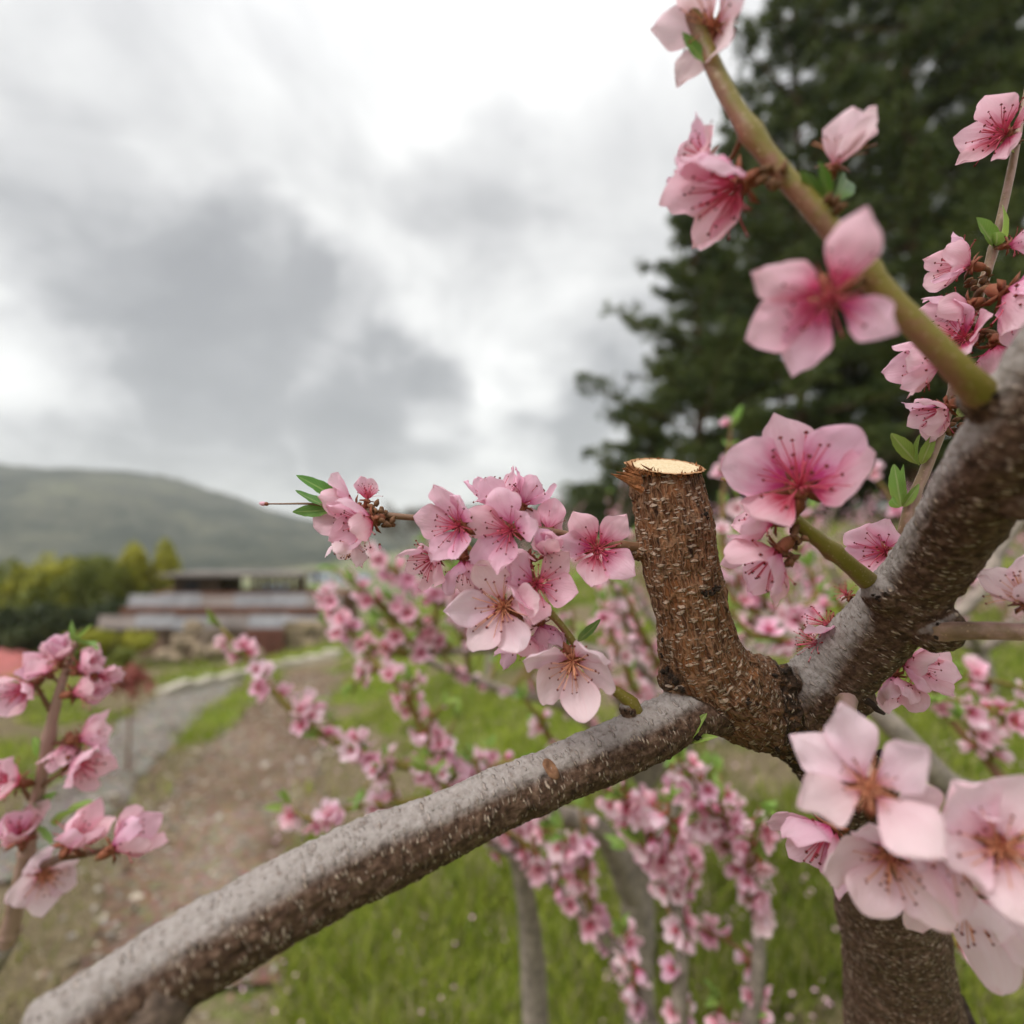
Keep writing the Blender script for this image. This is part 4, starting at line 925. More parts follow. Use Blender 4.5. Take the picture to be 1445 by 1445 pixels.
shoot(t3, [(1520, 1060, .66, 5), (1450, 1025, .63, 4), (1400, 1005, .62, 4), (1340, 985, .62, 2)], r_=.018, gap=.018)
shoot(t3, [(1520, 990, .70, 5), (1460, 975, .66, 4), (1400, 960, .66, 3), (1360, 950, .66, 2)], r_=.018, gap=.020)
shoot(t3, [(1080, 868, .72, 5), (1030, 840, .74, 4.5), (1022, 780, .75, 4), (1020, 700, .76, 3.5), (1028, 640, .76, 2.5), (1032, 600, .76, 2)], r_=.0165, gap=.032, leaves=.9, prob=.75)
shoot(t3, [(1150, 920, .65, 5), (1100, 900, .62, 4.5), (1060, 895, .60, 4), (1030, 860, .60, 3)], r_=.0175, gap=.017)
shoot(t3, [(1150, 920, .65, 5), (1130, 880, .64, 4), (1115, 850, .64, 3), (1105, 830, .64, 2)], r_=.0175, gap=.017)
shoot(t3, [(1085, 870, .72, 4), (1060, 800, .74, 4), (1045, 740, .75, 3), (1040, 700, .75, 2)], r_=.016, gap=.020)
rg3 = random.Random(33)
for (u, v, d) in ((1150, 920, .65), (1110, 895, .69), (1070, 862, .73), (1040, 840, .76), (1300, 885, .82), (1250, 905, .82), (1210, 902, .82), (1330, 1000, .74), (1400, 1080, .70), (1100, 880, .70), (1185, 950, .63), (1380, 830, .84)):
    for k in range(2):
        du, dv, dd = rg3.uniform(-55, 55), rg3.uniform(-80, 30), rg3.uniform(-.05, .08)
        shoot(t3, [(u, v, d, 3.5), (u + du * .5, v + dv * .5 - 5, d + dd * .5, 3), (u + du, v + dv, d + dd, 1.8)], r_=.018, gap=.02, start=.1, leaves=.2)
shoot(t3, [(1220, 985, .61, 4), (1160, 850, .8, 4), (1140, 800, .82, 3)], r_=.017, gap=.022, start=.4)
shoot(t3, [(1345, 870, .82, 5), (1310, 800, .9, 4), (1255, 700, .95, 3), (1225, 665, .95, 2)], r_=.018, gap=.026)
shoot(t3, [(1500, 1200, .74, 6), (1420, 1290, .66, 5), (1340, 1330, .62, 4), (1270, 1370, .6, 3)], r_=.018, gap=.02)
# further rows, grown by rule
def grown_peach(u, dist, h, seed, label, nsh=5):
    rg = random.Random(seed); random.seed(seed)
    x, y = ray(u, 740).x * dist, dist; b_ = Vector((x, y, tz(x, y)))
    t_ = empty('peach_tree', b_, label, 'tree', 'peach trees')
    top = b_ + Vector((rg.uniform(-.05, .05), 0, h * .30))
    plain_tube('trunk', [(b_ - Vector((0, 0, .1)), .05), (b_ + Vector((0, 0, .08)), .042), (top, .034)], M['bg_bark'], t_, 8, .06)
    n = 5
    for i in range(n):
        a = 2 * math.pi * (i + rg.uniform(-.25, .25)) / n; rr = h * rg.uniform(.45, .62)
        e_ = top + Vector((math.cos(a) * rr, math.sin(a) * rr, h * rg.uniform(.42, .66))); md_ = top.lerp(e_, .5) + Vector((math.cos(a) * .06, math.sin(a) * .06, -.05))
        pts, rad = spline([(top - Vector((0, 0, .03)), .026), (md_, .017), (e_, .005)], .05); mb = MB(); mb.tube(pts, rad, 6); world_link('limb', mb.mesh('limb', M['bg_bark']), t_)
        for k in range(nsh):
            q = pts[int(len(pts) * (.3 + .68 * k / nsh))]; d = (rvec() + Vector((0, 0, .9)) + (q - top).normalized() * .6).normalized() * h * rg.uniform(.22, .4)
            sp_, sr = spline([(q, .005), (q + d * .5 + rvec() * .03, .004), (q + d, .002)], .02); mb = MB(); mb.tube(sp_, sr, 4); world_link('shoot', mb.mesh('shoot', M['twig_brown']), t_)
            dress(t_, sp_, gap=.040, r_=.019, leaves=.06, start=.05, tip=(k % 2 == 0), budp=0)
for (u, d, h, s_, l_) in ((1010, 2.7, 1.15, 41, 'peach tree in bloom standing directly behind the sawn stub'), (1215, 3.6, 1.25, 42, 'peach tree in bloom seen between the fork and the right limb'),
                          (1390, 3.0, 1.1, 43, 'low peach tree in bloom under the right-hand limb'), (1130, 5.6, 1.5, 44, 'peach tree in bloom just in front of the dark pines'),
                          (1345, 6.2, 1.5, 45, 'peach tree in bloom at the foot of the tallest pine'), (690, 5.0, 1.35, 46, 'peach tree in bloom on the grass behind the blossom cluster'), (850, 7.5, 1.6, 47, 'peach tree in bloom at the far edge of the grass below the pines'), (1480, 4.6, 1.4, 48, 'peach tree in bloom at the end of the orchard row')):
    grown_peach(u, d, h, s_, l_)

print(BLOOM_COUNT)

# ------------------------------------------------------------------ pines
def needle_mat(name, a, b_):
    m, t, b = material(name); co = t.node('ShaderNodeTexCoord').outputs['Object']
    c = t.ramp(t.noise(co, .9, 4, .65), ((.35, a), (.65, b_))); t.put(b.inputs['Base Color'], c)
    b.inputs['Roughness'].default_value = .55; b.inputs['Specular IOR Level'].default_value = .3
    tr = t.node('ShaderNodeBsdfTranslucent'); t.put(tr.inputs[0], c); mx = t.node('ShaderNodeMixShader'); mx.inputs[0].default_value = .18
    t.l.new(b.outputs[0], mx.inputs[1]); t.l.new(tr.outputs[0], mx.inputs[2]); t.l.new(mx.outputs[0], t.n['Material Output'].inputs[0]); return m
M['needle'] = needle_mat('needle', (.028, .048, .012), (.135, .165, .042))
M['pine_bark'] = simple('pine_bark', (.13, .075, .05), .95, .1, .5, 5, .9, .03)
def tris_mesh(name, Pts, mat, smooth=False):
    """Pts (n,3,3) triangles"""
    n = len(Pts); me = bpy.data.meshes.new(name); me.vertices.add(n * 3); me.vertices.foreach_set('co', np.asarray(Pts, np.float32).ravel())
    me.loops.add(n * 3); me.loops.foreach_set('vertex_index', np.arange(n * 3, dtype=np.int32)); me.polygons.add(n)
    me.polygons.foreach_set('loop_start', np.arange(0, n * 3, 3, dtype=np.int32)); me.polygons.foreach_set('loop_total', np.full(n, 3, np.int32))
    me.materials.append(mat); me.update(calc_edges=True); return me
def unit(a): return a / np.maximum(np.linalg.norm(a, axis=-1, keepdims=True), 1e-9)
def pine(u, dist, H, wid, seed, label, lo=.10):
    rg = np.random.default_rng(seed); x, y = ray(u, 740).x * dist, dist; b_ = Vector((x, y, tz(x, y)))
    t_ = empty('pine_tree', b_, label, 'tree', 'pines on the slope')
    tr = [(Vector((0, 0, -.3)), .24), (Vector((0, 0, .3)), .19), (Vector((.1, 0, H * .4)), .14), (Vector((.05, .1, H * .8)), .07), (Vector((0, 0, H)), .015)]
    pts, rad = spline(tr, .5); mb = MB(); mb.tube(pts, rad, 9); link('trunk', mb.mesh('trunk', M['pine_bark']), t_)
    tuft = []; br = MB(); nb = int(H * 6.2)
    for i in range(nb):
        f_ = lo + (1 - lo) * (i + rg.uniform(0, 1)) / nb; az = i * 2.399 + rg.uniform(-.4, .4)
        L = wid * (1 - ((f_ - lo) / (1 - lo)) ** 1.3 * .86) * rg.uniform(.5, 1.1) * (1 + .22 * math.sin(az * 1.5 + seed) * math.sin(f_ * 17 + seed)); z0 = f_ * H
        d = np.array([math.cos(az), math.sin(az), 0]); rise = rg.uniform(-.22, .38)
        sp_ = np.array([[0, 0, z0] + d * L * q + np.array([0, 0, rise * L * q + .10 * L * q * q]) for q in np.linspace(0, 1, 6)])
        br.tube([Vector(p) for p in sp_], list(np.linspace(.045, .008, 6)), 4)
        side = np.array([-d[1], d[0], 0])
        nt_ = int(26 + L * 22)
        cl = rg.uniform(.2, 1.0, 5 + int(L)); q = np.clip(cl[rg.integers(0, len(cl), nt_)] + rg.normal(0, .055, nt_), .15, 1.02); lat = rg.normal(0, 1, nt_) * .13 * L * (1.15 - .6 * q)
        base_ = np.stack([np.interp(q, np.linspace(0, 1, 6), sp_[:, k]) for k in range(3)], 1) + side[None] * lat[:, None] + np.array([0, 0, 1])[None] * (rg.normal(0, .07, nt_) + .03 * L)[:, None]
        tuft.append(np.concatenate([base_, np.repeat(d[None], nt_, 0) + side[None] * np.sign(lat)[:, None] * .6], 1))
    link('boughs', br.mesh('boughs', M['pine_bark']), t_)['kind'] = 'stuff'
    T_ = np.concatenate(tuft); nn = 11; n = len(T_)
    c = np.repeat(T_[:, :3], nn, 0) + rg.normal(0, .05, (n * nn, 3)); ax = np.repeat(T_[:, 3:], nn, 0)
    dr = unit(ax + rg.normal(0, .75, (n * nn, 3)) + np.array([0, 0, .5])); L = rg.uniform(.13, .26, (n * nn, 1)); sd2 = unit(np.cross(dr, rg.normal(0, 1, (n * nn, 3)))) * rg.uniform(.016, .030, (n * nn, 1))
    tri = np.stack([c - sd2, c + sd2, c + dr * L], 1)
    cr = link('crown', tris_mesh('crown', tri, M['needle']), t_); return n * nn
tot = 0
for (u, d, H, wd, s_, lo, l_) in ((915, 18, 4.6, 2.9, 9, .02, 'small young pine at the outer foot of the shorter bushy pine'), (985, 16.5, 10.4, 4.6, 1, .03, 'shorter bushy dark pine with boughs reaching over the grass, next to the open sky'), (1130, 16, 20, 4.8, 2, .04, 'tall dark pine whose top shows above the two blossoming twigs'), (1290, 14.5, 22, 5.0, 3, .05, 'tallest pine with bare brown trunk behind the olive twig'),
                          (1440, 14, 20, 4.8, 4, .05, 'dark pine behind the upper right blossom cluster'), (1060, 21, 17, 5.2, 5, .02, 'pine farther back between the shorter pine and the tall one'), (1230, 22, 25, 5.6, 6, .02, 'pine farther back filling the gap behind the tallest pine'), (1400, 21, 27, 6.0, 7, .02, 'rearmost broad pine seen through the gaps of the right-hand pines'), (1650, 15, 16, 4.4, 8, .12, 'pine at the end of the row beyond the right limb')):
    tot += pine(u, d, H, wd, s_, l_, lo)
print('pine tris', tot)

# ------------------------------------------------------------------ leafy things far off
def leaf_cloud(rg, centres, radii, n, size):
    k = rg.integers(0, len(centres), n); dr = unit(rg.normal(0, 1, (n, 3))); rr = rg.uniform(.55, 1.05, (n, 1)) ** .6
    c = np.asarray(centres)[k] + dr * rr * np.asarray(radii)[k]
    a = unit(rg.normal(0, 1, (n, 3)) + np.array([0, 0, .3])); b = unit(np.cross(a, rg.normal(0, 1, (n, 3)))); s = size * rg.uniform(.6, 1.3, (n, 1))
    return np.concatenate([np.stack([c - a * s, c + b * s * .45, c + a * s], 1), np.stack([c - a * s, c + a * s, c - b * s * .45], 1)])
M['bush_yellow'] = needle_mat('bush_yellow', (.25, .26, .025), (.46, .43, .06)); M['bush_green'] = needle_mat('bush_green', (.08, .105, .018), (.23, .25, .045)); M['bush_dark'] = needle_mat('bush_dark', (.03, .045, .016), (.085, .105, .032))
M['stem'] = simple('stem', (.12, .09, .05), .9, .1)
def bush(u, v, dist, h, w_, mat, mat_low, seed, label, name='shrub', group='shrubs behind the shed', cat='shrub'):
    rg = np.random.default_rng(seed); x = ray(u, v).x * dist; y = dist; b_ = Vector((x, y, tz(x, y)))
    t_ = empty(name, b_, label, cat, group); mb = MB()
    for k in range(7):
        a = k * .9; mb.tube([Vector((0, 0, -.1)), Vector((math.cos(a) * w_ * .2, math.sin(a) * w_ * .2, h * .4)), Vector((math.cos(a) * w_ * .38, math.sin(a) * w_ * .38, h * .8))], [.04, .03, .008], 5)
    link('stems', mb.mesh('stems', M['stem']), t_)
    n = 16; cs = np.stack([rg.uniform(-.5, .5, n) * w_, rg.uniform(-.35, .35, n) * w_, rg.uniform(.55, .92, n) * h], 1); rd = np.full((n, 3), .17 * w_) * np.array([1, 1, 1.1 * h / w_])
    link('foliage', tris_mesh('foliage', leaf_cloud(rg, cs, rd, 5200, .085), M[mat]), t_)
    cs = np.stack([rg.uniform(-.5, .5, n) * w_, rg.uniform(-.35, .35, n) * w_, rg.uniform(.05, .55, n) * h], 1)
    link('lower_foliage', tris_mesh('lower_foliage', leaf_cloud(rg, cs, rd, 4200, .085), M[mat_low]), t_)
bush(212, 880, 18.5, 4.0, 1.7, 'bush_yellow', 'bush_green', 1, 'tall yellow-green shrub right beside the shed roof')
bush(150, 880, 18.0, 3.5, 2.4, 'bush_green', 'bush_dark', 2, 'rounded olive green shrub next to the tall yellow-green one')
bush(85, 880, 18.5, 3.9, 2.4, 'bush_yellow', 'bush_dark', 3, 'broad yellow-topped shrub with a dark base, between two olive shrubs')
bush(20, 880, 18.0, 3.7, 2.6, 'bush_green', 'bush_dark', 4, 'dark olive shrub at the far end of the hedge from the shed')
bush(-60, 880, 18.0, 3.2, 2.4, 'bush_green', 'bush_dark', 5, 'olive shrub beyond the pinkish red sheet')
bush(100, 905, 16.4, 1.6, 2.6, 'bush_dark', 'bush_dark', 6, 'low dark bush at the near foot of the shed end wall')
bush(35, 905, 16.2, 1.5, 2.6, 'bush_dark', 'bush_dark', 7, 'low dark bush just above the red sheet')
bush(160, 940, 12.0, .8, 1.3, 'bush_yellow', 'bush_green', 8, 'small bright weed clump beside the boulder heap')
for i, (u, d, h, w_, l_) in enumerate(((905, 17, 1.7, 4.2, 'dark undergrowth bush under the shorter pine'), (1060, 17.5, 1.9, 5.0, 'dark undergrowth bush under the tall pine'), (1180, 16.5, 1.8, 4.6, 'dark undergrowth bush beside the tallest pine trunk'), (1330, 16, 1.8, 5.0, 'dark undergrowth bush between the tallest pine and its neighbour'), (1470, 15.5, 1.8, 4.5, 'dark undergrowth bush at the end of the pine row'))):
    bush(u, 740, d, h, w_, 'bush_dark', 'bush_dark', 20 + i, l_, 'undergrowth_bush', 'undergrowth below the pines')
# far trees
M['far_leaf'] = needle_mat('far_leaf', (.06, .075, .03), (.13, .15, .06)); M['bare'] = simple('bare_bark', (.17, .15, .13), .9, .1)
for i, (u, d, h, w_, l_) in enumerate(((800, 70, 12, 8, 'far dark tree directly below the lowest pine bough'), (760, 78, 11, 9, 'far round tree behind the single upright petal'), (715, 85, 10.5, 9, 'far green tree on the skyline behind the blossom cluster'), (670, 92, 10, 10, 'far low tree on the skyline next to the bare tree'), (630, 75, 6.5, 7, 'far small tree under the bare tree'), (850, 62, 9, 7, 'far tree hidden partly by the short pine'))):
    rg = np.random.default_rng(60 + i); x = ray(u, 740).x * d; b_ = Vector((x, d, tz(x, d))); t_ = empty('far_tree', b_, l_, 'tree', 'trees across the valley edge')
    mb = MB(); mb.tube([Vector((0, 0, -.3)), Vector((0, 0, h * .6))], [.3, .15], 6); link('trunk', mb.mesh('trunk', M['bare']), t_)
    n = 14; cs = np.stack([rg.uniform(-.38, .38, n) * w_, rg.uniform(-.3, .3, n) * w_, rg.uniform(.35, .85, n) * h], 1)
    link('crown', tris_mesh('crown', leaf_cloud(rg, cs, np.full((n, 3), .18 * w_), 3000, .32), M['far_leaf']), t_)
def bare_tree(u, d, h, seed, label):
    rg = random.Random(seed); x = ray(u, 740).x * d; b_ = Vector((x, d, tz(x, d))); t_ = empty('bare_tree', b_, label, 'tree'); mb = MB(); tk = MB()
    tk.tube([Vector((0, 0, -.3)), Vector((.1, 0, h * .35)), Vector((0, 0, h * .55))], [.22, .16, .10], 7); link('trunk', tk.mesh('trunk', M['bare']), t_)
    def grow(p, dr, L, r_, lv):
        e_ = p + dr * L; mb.tube([p, p.lerp(e_, .5) + Vector((rg.uniform(-1, 1), rg.uniform(-1, 1), 0)) * L * .05, e_], [r_, r_ * .8, r_ * .55], 4, 0, False)
        if lv == 0: return
        for k in range(4 if lv > 2 else 5):
            nd = (dr + Vector((rg.uniform(-1, 1), rg.uniform(-1, 1), rg.uniform(-.5, .7))) * .75).normalized(); grow(p.lerp(e_, rg.uniform(.5, 1)), nd, L * rg.uniform(.55, .75), max(r_ * .5, .012), lv - 1)
    for k in range(6):
        a = k * 1.05; grow(Vector((0, 0, h * rg.uniform(.3, .5))), Vector((math.cos(a) * .8, math.sin(a) * .8, 1)).normalized(), h * .24, .07, 4)
    link('branches', mb.mesh('branches', M['bare']), t_)
bare_tree(580, 46, 10.5, 3, 'far leafless grey tree standing alone against the sky')

# ------------------------------------------------------------------ shed, heap, walls
M['sheet'] = simple('roof_sheet', (.30, .30, .315), .8, .2, .3, 1.6, .25, .01, 0); M['sheet_rust'] = simple('roof_sheet_rust', (.25, .215, .20), .85, .2, .3, 2.5, .25, .01, 0)
M['beam'] = simple('red_beam', (.135, .062, .040), .8, .2, .35, 4); M['old_wood'] = simple('old_wood', (.095, .070, .050), .9, .15, .4, 3, .5, .02); M['wall_brown'] = simple('wall_brown', (.22, .15, .11), .95, .1, .35, 2, .5, .02)
M['brick'] = simple('brick', (.145, .062, .046), .9, .15, .35, 6, .4, .01); M['stone'] = simple('stone', (.29, .225, .155), .95, .15, .45, 3.5, .8, .03); M['stone_dark'] = simple('stone_dark', (.13, .10, .075), .95, .15, .5, 4, .8, .03)
M['kerb'] = simple('kerb_concrete', (.42, .38, .31), .9, .15, .2, 4, .4, .01); M['flat_roof'] = simple('flat_roof', (.17, .15, .135), .8, .2, .3, 2); M['tarp'] = simple('tarp', (.36, .095, .085), .6, .3, .3, 2, .5, .03); M['black'] = simple('black_hose', (.018, .018, .02), .5, .4)
SD = 14.3
def X(u, d=SD): return (u - 722.5) / F * d
def Z(v, d=SD): return P(722.5, v, d).z
gz = tz(X(310), SD)
shed = empty('shed', (X(310), SD + 1, gz), 'low brown shed with two tiers of grey metal sheets and a small flat-roofed loft', 'shed')
def part(name, mb, mats, parent, smooth=False): return world_link(name, mb.mesh(name, mats if isinstance(mats, list) else [mats], smooth), parent)
part('wall', MB().box((X(320), SD + 1.6, (gz - .4 + Z(880)) / 2), (X(470) - X(175), 2.2, Z(878) - gz + .4)), M['wall_brown'], shed)
part('inner_wall', MB().box((X(315), SD + 1.9, (Z(880) + Z(850)) / 2), (X(465) - X(165), 1.4, Z(846) - Z(882))), M['beam'], shed)
def sheet_tier(u0, u1, vb, vf, db, df, n, mat_cycle):
    for i in range(n):
        a, b_ = u0 + (u1 - u0) * i / n, u0 + (u1 - u0) * (i + 1) / n; V = []; Fc = []; m_ = 28
        off = .012 * (i % 2)
        for k in range(m_ + 1):
            uu = a + (b_ - a + 2.5) * k / m_; cz = .007 * math.sin(k * math.pi / 1.75) + off
            sag = .03 * math.sin(i * 2.1)
            for (vv, dd) in ((vb, db), (vf, df)):
                V.append((X(uu), dd, Z(vv, dd) + cz + sag)); 
            for (vv, dd) in ((vb, db), (vf, df)):
                V.append((X(uu), dd, Z(vv, dd) + cz + sag - .012))
        for k in range(m_):
            a0, b0 = k * 4, (k + 1) * 4
            Fc += [(a0, a0 + 1, b0 + 1, b0), (a0 + 2, b0 + 2, b0 + 3, a0 + 3), (a0 + 1, a0 + 3, b0 + 3, b0 + 1), (a0, b0, b0 + 2, a0 + 2)]
        Fc += [(0, 2, 3, 1), (m_ * 4, m_ * 4 + 1, m_ * 4 + 3, m_ * 4 + 2)]
        o = world_link('roof_sheet', make_mesh('roof_sheet', V, Fc, M[mat_cycle[i % len(mat_cycle)]], False), shed)
sheet_tier(158, 470, 839, 858, SD + .70, SD + .62, 6, ('sheet', 'sheet', 'sheet_rust'))
sheet_tier(150, 462, 868, 886, SD - .17, SD - .25, 6, ('sheet_rust', 'sheet', 'sheet'))
part('eave_beam', MB().box((X(312), SD + .55, (Z(856, SD + .55) + Z(870, SD + .55)) / 2), (X(470) - X(158), .30, .27)), M['beam'], shed)
part('eave_beam', MB().box((X(310), SD - .10, Z(889, SD - .1) - .05), (X(455) - X(165), .08, .10)), M['old_wood'], shed)
for u in (180, 240, 300, 372, 450): part('post', MB().box((X(u), SD - .05, (gz - .4 + Z(888)) / 2), (.11, .11, Z(888) - gz + .4)), M['old_wood'], shed)
LD = SD + 1.9
part('flat_roof', MB().box((X(336, LD), LD + .5, Z(811, LD)), (X(434, LD) - X(238, LD), 1.9, .09), 0, 0, -.03), M['flat_roof'], shed)
part('loft_room', MB().box((X(278, LD), LD + .6, (Z(815, LD) + Z(852, LD)) / 2), (X(312, LD) - X(246, LD), 1.2, Z(814, LD) - Z(852, LD))), M['old_wood'], shed)
part('loft_opening', MB().box((X(272, LD), LD - .01, (Z(819, LD) + Z(842, LD)) / 2), (.45, .03, Z(819, LD) - Z(842, LD))), M['black'], shed)
for u in (360, 372, 384, 396, 408, 420, 429): part('slat', MB().box((X(u, LD), LD + .05, (Z(815, LD) + Z(852, LD)) / 2), (.16, .05, Z(814, LD) - Z(852, LD))), M['old_wood'], shed)
for u in (318, 340, 356, 432): part('post', MB().box((X(u, LD), LD + .9, (Z(815, LD) + Z(852, LD)) / 2), (.09, .09, Z(814, LD) - Z(852, LD))), M['old_wood'], shed)
# brick panel and dry stone wall right of the shed
def masonry(name, label, u0, u1, vtop, d, mat, bw, bh, depth, rough, cat, gap=.012):
    x0, x1 = X(u0, d), X(u1, d); zb = tz((x0 + x1) / 2, d) - .15; zt = Z(vtop, d)
    t_ = empty(name, ((x0 + x1) / 2, d, zb), label, cat); rg = random.Random(8); pn = 'brick' if rough < .2 else 'stone'
    part('core', MB().box(((x0 + x1) / 2, d + depth * .55, (zb + zt) / 2 - .02), (x1 - x0 - .04, depth * .7, zt - zb - .05)), M['stone_dark'], t_)
    z = zb; row = 0
    while z < zt - .02:
        h = bh * rg.uniform(1 - rough * .4, 1 + rough * .4); x = x0 - (bw / 2 if row % 2 else 0)
        while x < x1:
            w_ = bw * rg.uniform(1 - rough * .6, 1 + rough * .6); xa, xb = max(x, x0), min(x + w_, x1)
            if xb - xa > .04:
                mb = MB().box(((xa + xb) / 2, d + depth / 2 - rg.uniform(0, .05) * rough, z + h / 2), (xb - xa - gap, depth, h - gap))
                if rough > .2: mb.V = [tuple(Vector(v) + rvec() * .028) for v in mb.V]
                part(pn, mb, M[mat if rg.random() < .75 else ('stone_dark' if rough > .2 else mat)], t_)
            x += w_
        z += h; row += 1
masonry('brick_panel', 'dark red brick panel at the corner of the shed', 348, 402, 889, SD - .75, 'brick', .22, .085, .14, .05, 'wall')
masonry('stone_wall', 'dry stone retaining wall between the shed and the blossoming shoots', 402, 520, 884, SD - .55, 'stone', .30, .17, .35, .6, 'wall')
def boulder(u, v, d, s, mat, seed, label, group):
    rg = random.Random(seed); g = P(u, v, d); V = []; Fc = []; n, m_ = 12, 8
    sq = Vector((rg.uniform(.9, 1.5), rg.uniform(.8, 1.2), rg.uniform(.55, .85)))
    for i in range(m_ + 1):
        a = math.pi * i / m_
        for k in range(n):
            b_ = 2 * math.pi * k / n; q = Vector((math.sin(a) * math.cos(b_), math.sin(a) * math.sin(b_), math.cos(a)))
            r_ = s * .85 * (1 + .6 * mnoise.noise(q * 1.3 + Vector((seed, 0, 0))) + .3 * mnoise.noise(q * 3.4 + Vector((0, seed, 0)))); V.append((q.x * r_ * sq.x, q.y * r_ * sq.y, q.z * r_ * sq.z))
    for i in range(m_):
        for k in range(n): a, b_ = i * n + k, i * n + (k + 1) % n; Fc.append((a, b_, b_ + n, a + n))
    o = link('boulder', make_mesh('boulder', V, Fc, M[mat], False)); o.location = g; o.rotation_euler = (rg.uniform(-.3, .3), rg.uniform(-.3, .3), rg.uniform(0, 6)); tag(o, label, 'boulder', group)
bp = [(215, 940, 12.6, .30), (240, 925, 12.9, .32), (262, 905, 13.2, .36), (285, 918, 13.0, .30), (300, 900, 13.3, .34), (318, 915, 13.1, .32), (332, 935, 12.7, .34), (352, 925, 12.9, .28), (250, 945, 12.6, .24), (360, 942, 12.5, .24), (228, 958, 12.3, .22), (345, 955, 12.3, .22), (275, 885, 13.5, .28), (205, 965, 12.2, .2), (312, 940, 12.6, .2)]
bl = ('tan boulder at the track end of the heap below the shed', 'large tan boulder next to the track end of the heap', 'largest pale boulder high in the heap under the shed eave', 'tan boulder wedged under the two top boulders of the heap', 'dark brown boulder near the top of the heap under the eave',
      'tan boulder in the middle of the heap, right of the dark top one', 'broad tan boulder at the kerb side foot of the heap', 'tan boulder touching the brick panel', 'small tan boulder at the front foot of the heap', 'small dark boulder in front of the brick panel',
      'small pale stone lying alone at the track edge', 'small pale stone lying by the kerb below the brick panel', 'rearmost boulder of the heap, against the shed posts', 'smallest stone, beside the track end of the kerb', 'small dark stone set in the hollow of the heap')
for i, (u, v, d, s) in enumerate(bp): boulder(u, v, d, s, 'stone_dark' if i % 5 == 4 else 'stone', i + 1, bl[i], 'boulders heaped below the shed')
# concrete kerb along the far side of the path
kp = [ground_px(u, v) for (u, v) in ((228, 985), (300, 968), (370, 952), (430, 938), (482, 926))]
kp = spline([(p, 0) for p in kp], .9)[0]
kerb = empty('kerb', kp[0], 'pale concrete kerb edging the far end of the path', 'kerb')
for a, b_ in zip(kp[:-1], kp[1:]):
    c = (a + b_) / 2; part('kerb_stone', MB().box((c.x, c.y, tz(c.x, c.y) + .04), ((b_ - a).length - .015, .20, .22), math.atan2(b_.y - a.y, b_.x - a.x)), M['kerb'], kerb)
# red sheet with its black edging hose
V = []; Fc = []; n = 14; q0, q1, q2, q3 = (ground_px(-150, 905), ground_px(104, 925), ground_px(70, 958), ground_px(-190, 952))
for i in range(n + 1):
    for k in range(n + 1):
        a = q0.lerp(q1, i / n).lerp(q3.lerp(q2, i / n), k / n); e_ = min(i, n - i, k, n - k) / n
        V.append((a.x, a.y, tz(a.x, a.y) + .03 + min(.55, 2.2 * e_) * (.85 + .3 * mnoise.noise(a * .9)) + .03 * mnoise.noise(a * 4)))
Fc = [(i * (n + 1) + k, (i + 1) * (n + 1) + k, (i + 1) * (n + 1) + k + 1, i * (n + 1) + k + 1) for i in range(n) for k in range(n)]
tag(link('tarpaulin', make_mesh('tarpaulin', V, Fc, M['tarp'])), 'faded red tarpaulin over a low heap below the dark bushes', 'tarpaulin')
hp = [ground_px(u, v) + Vector((0, 0, .16)) for (u, v) in ((-150, 898), (-40, 896), (40, 900), (95, 914), (112, 924))]
mb = MB(); pts, rad = spline([(p, .11) for p in hp], .3); mb.tube(pts, rad, 8); tag(link('hose', mb.mesh('hose', M['black'])), 'thick black hose lying along the upper edge of the red tarpaulin', 'hose')
# thin sapling with reddish leaves beside the track
b_ = ground_px(180, 1092); sap = empty('sapling', b_, 'thin bare sapling with a tuft of reddish leaves beside the track', 'sapling')
sh_ = Z(955, b_.y) - b_.z; mb = MB(); pts, rad = spline([(Vector((0, 0, -.05)), .012), (Vector((.01, 0, sh_ * .5)), .009), (Vector((0, 0, sh_)), .005)], .05); mb.tube(pts, rad, 6); link('stem', mb.mesh('stem', M['twig_brown']), sap)
M['red_leaf'] = needle_mat('red_leaf', (.28, .07, .06), (.42, .16, .13)); rg = np.random.default_rng(3)
link('foliage', tris_mesh('foliage', leaf_cloud(rg, [(0, 0, sh_), (.08, 0, sh_ * .93), (-.08, 0, sh_ * .95)], np.full((3, 3), .10), 160, .05), M['red_leaf']), sap)
# far houses in the valley
M['far_wall'] = simple('far_wall', (.55, .54, .52), .8, .2, .1); M['far_roof'] = simple('far_roof', (.16, .20, .26), .6, .3, .2)
for i, (u, d, w_, l_) in enumerate(((388, 190, 9, 'tiny white far house above the shed loft'), (500, 210, 12, 'tiny far house with a grey-blue roof behind the blossoms at the twig end'), (455, 240, 9, 'tiny pale far house halfway between the other two'))):
    x = X(u, d); z = tz(x, d); hs = empty('far_house', (x, d, z), l_, 'house', 'far houses in the valley')
    part('wall', MB().box((x, d, z + 1.4), (w_, 6, 3.2)), M['far_wall'], hs)
    V = [(x - w_ * .55, d - 3.5, z + 2.9), (x + w_ * .55, d - 3.5, z + 2.9), (x + w_ * .55, d + 3.5, z + 2.9), (x - w_ * .55, d + 3.5, z + 2.9), (x - w_ * .5, d, z + 4.6), (x + w_ * .5, d, z + 4.6)]
    part('roof', MB().add(V, [(0, 1, 5, 4), (2, 3, 4, 5), (1, 2, 5), (3, 0, 4), (0, 3, 2, 1)]), M['far_roof'], hs)
    for k in (-1, 1): part('window', MB().box((x + k * w_ * .25, d - 3.02, z + 1.7), (1.4, .08, 1.2)), M['black'], hs)

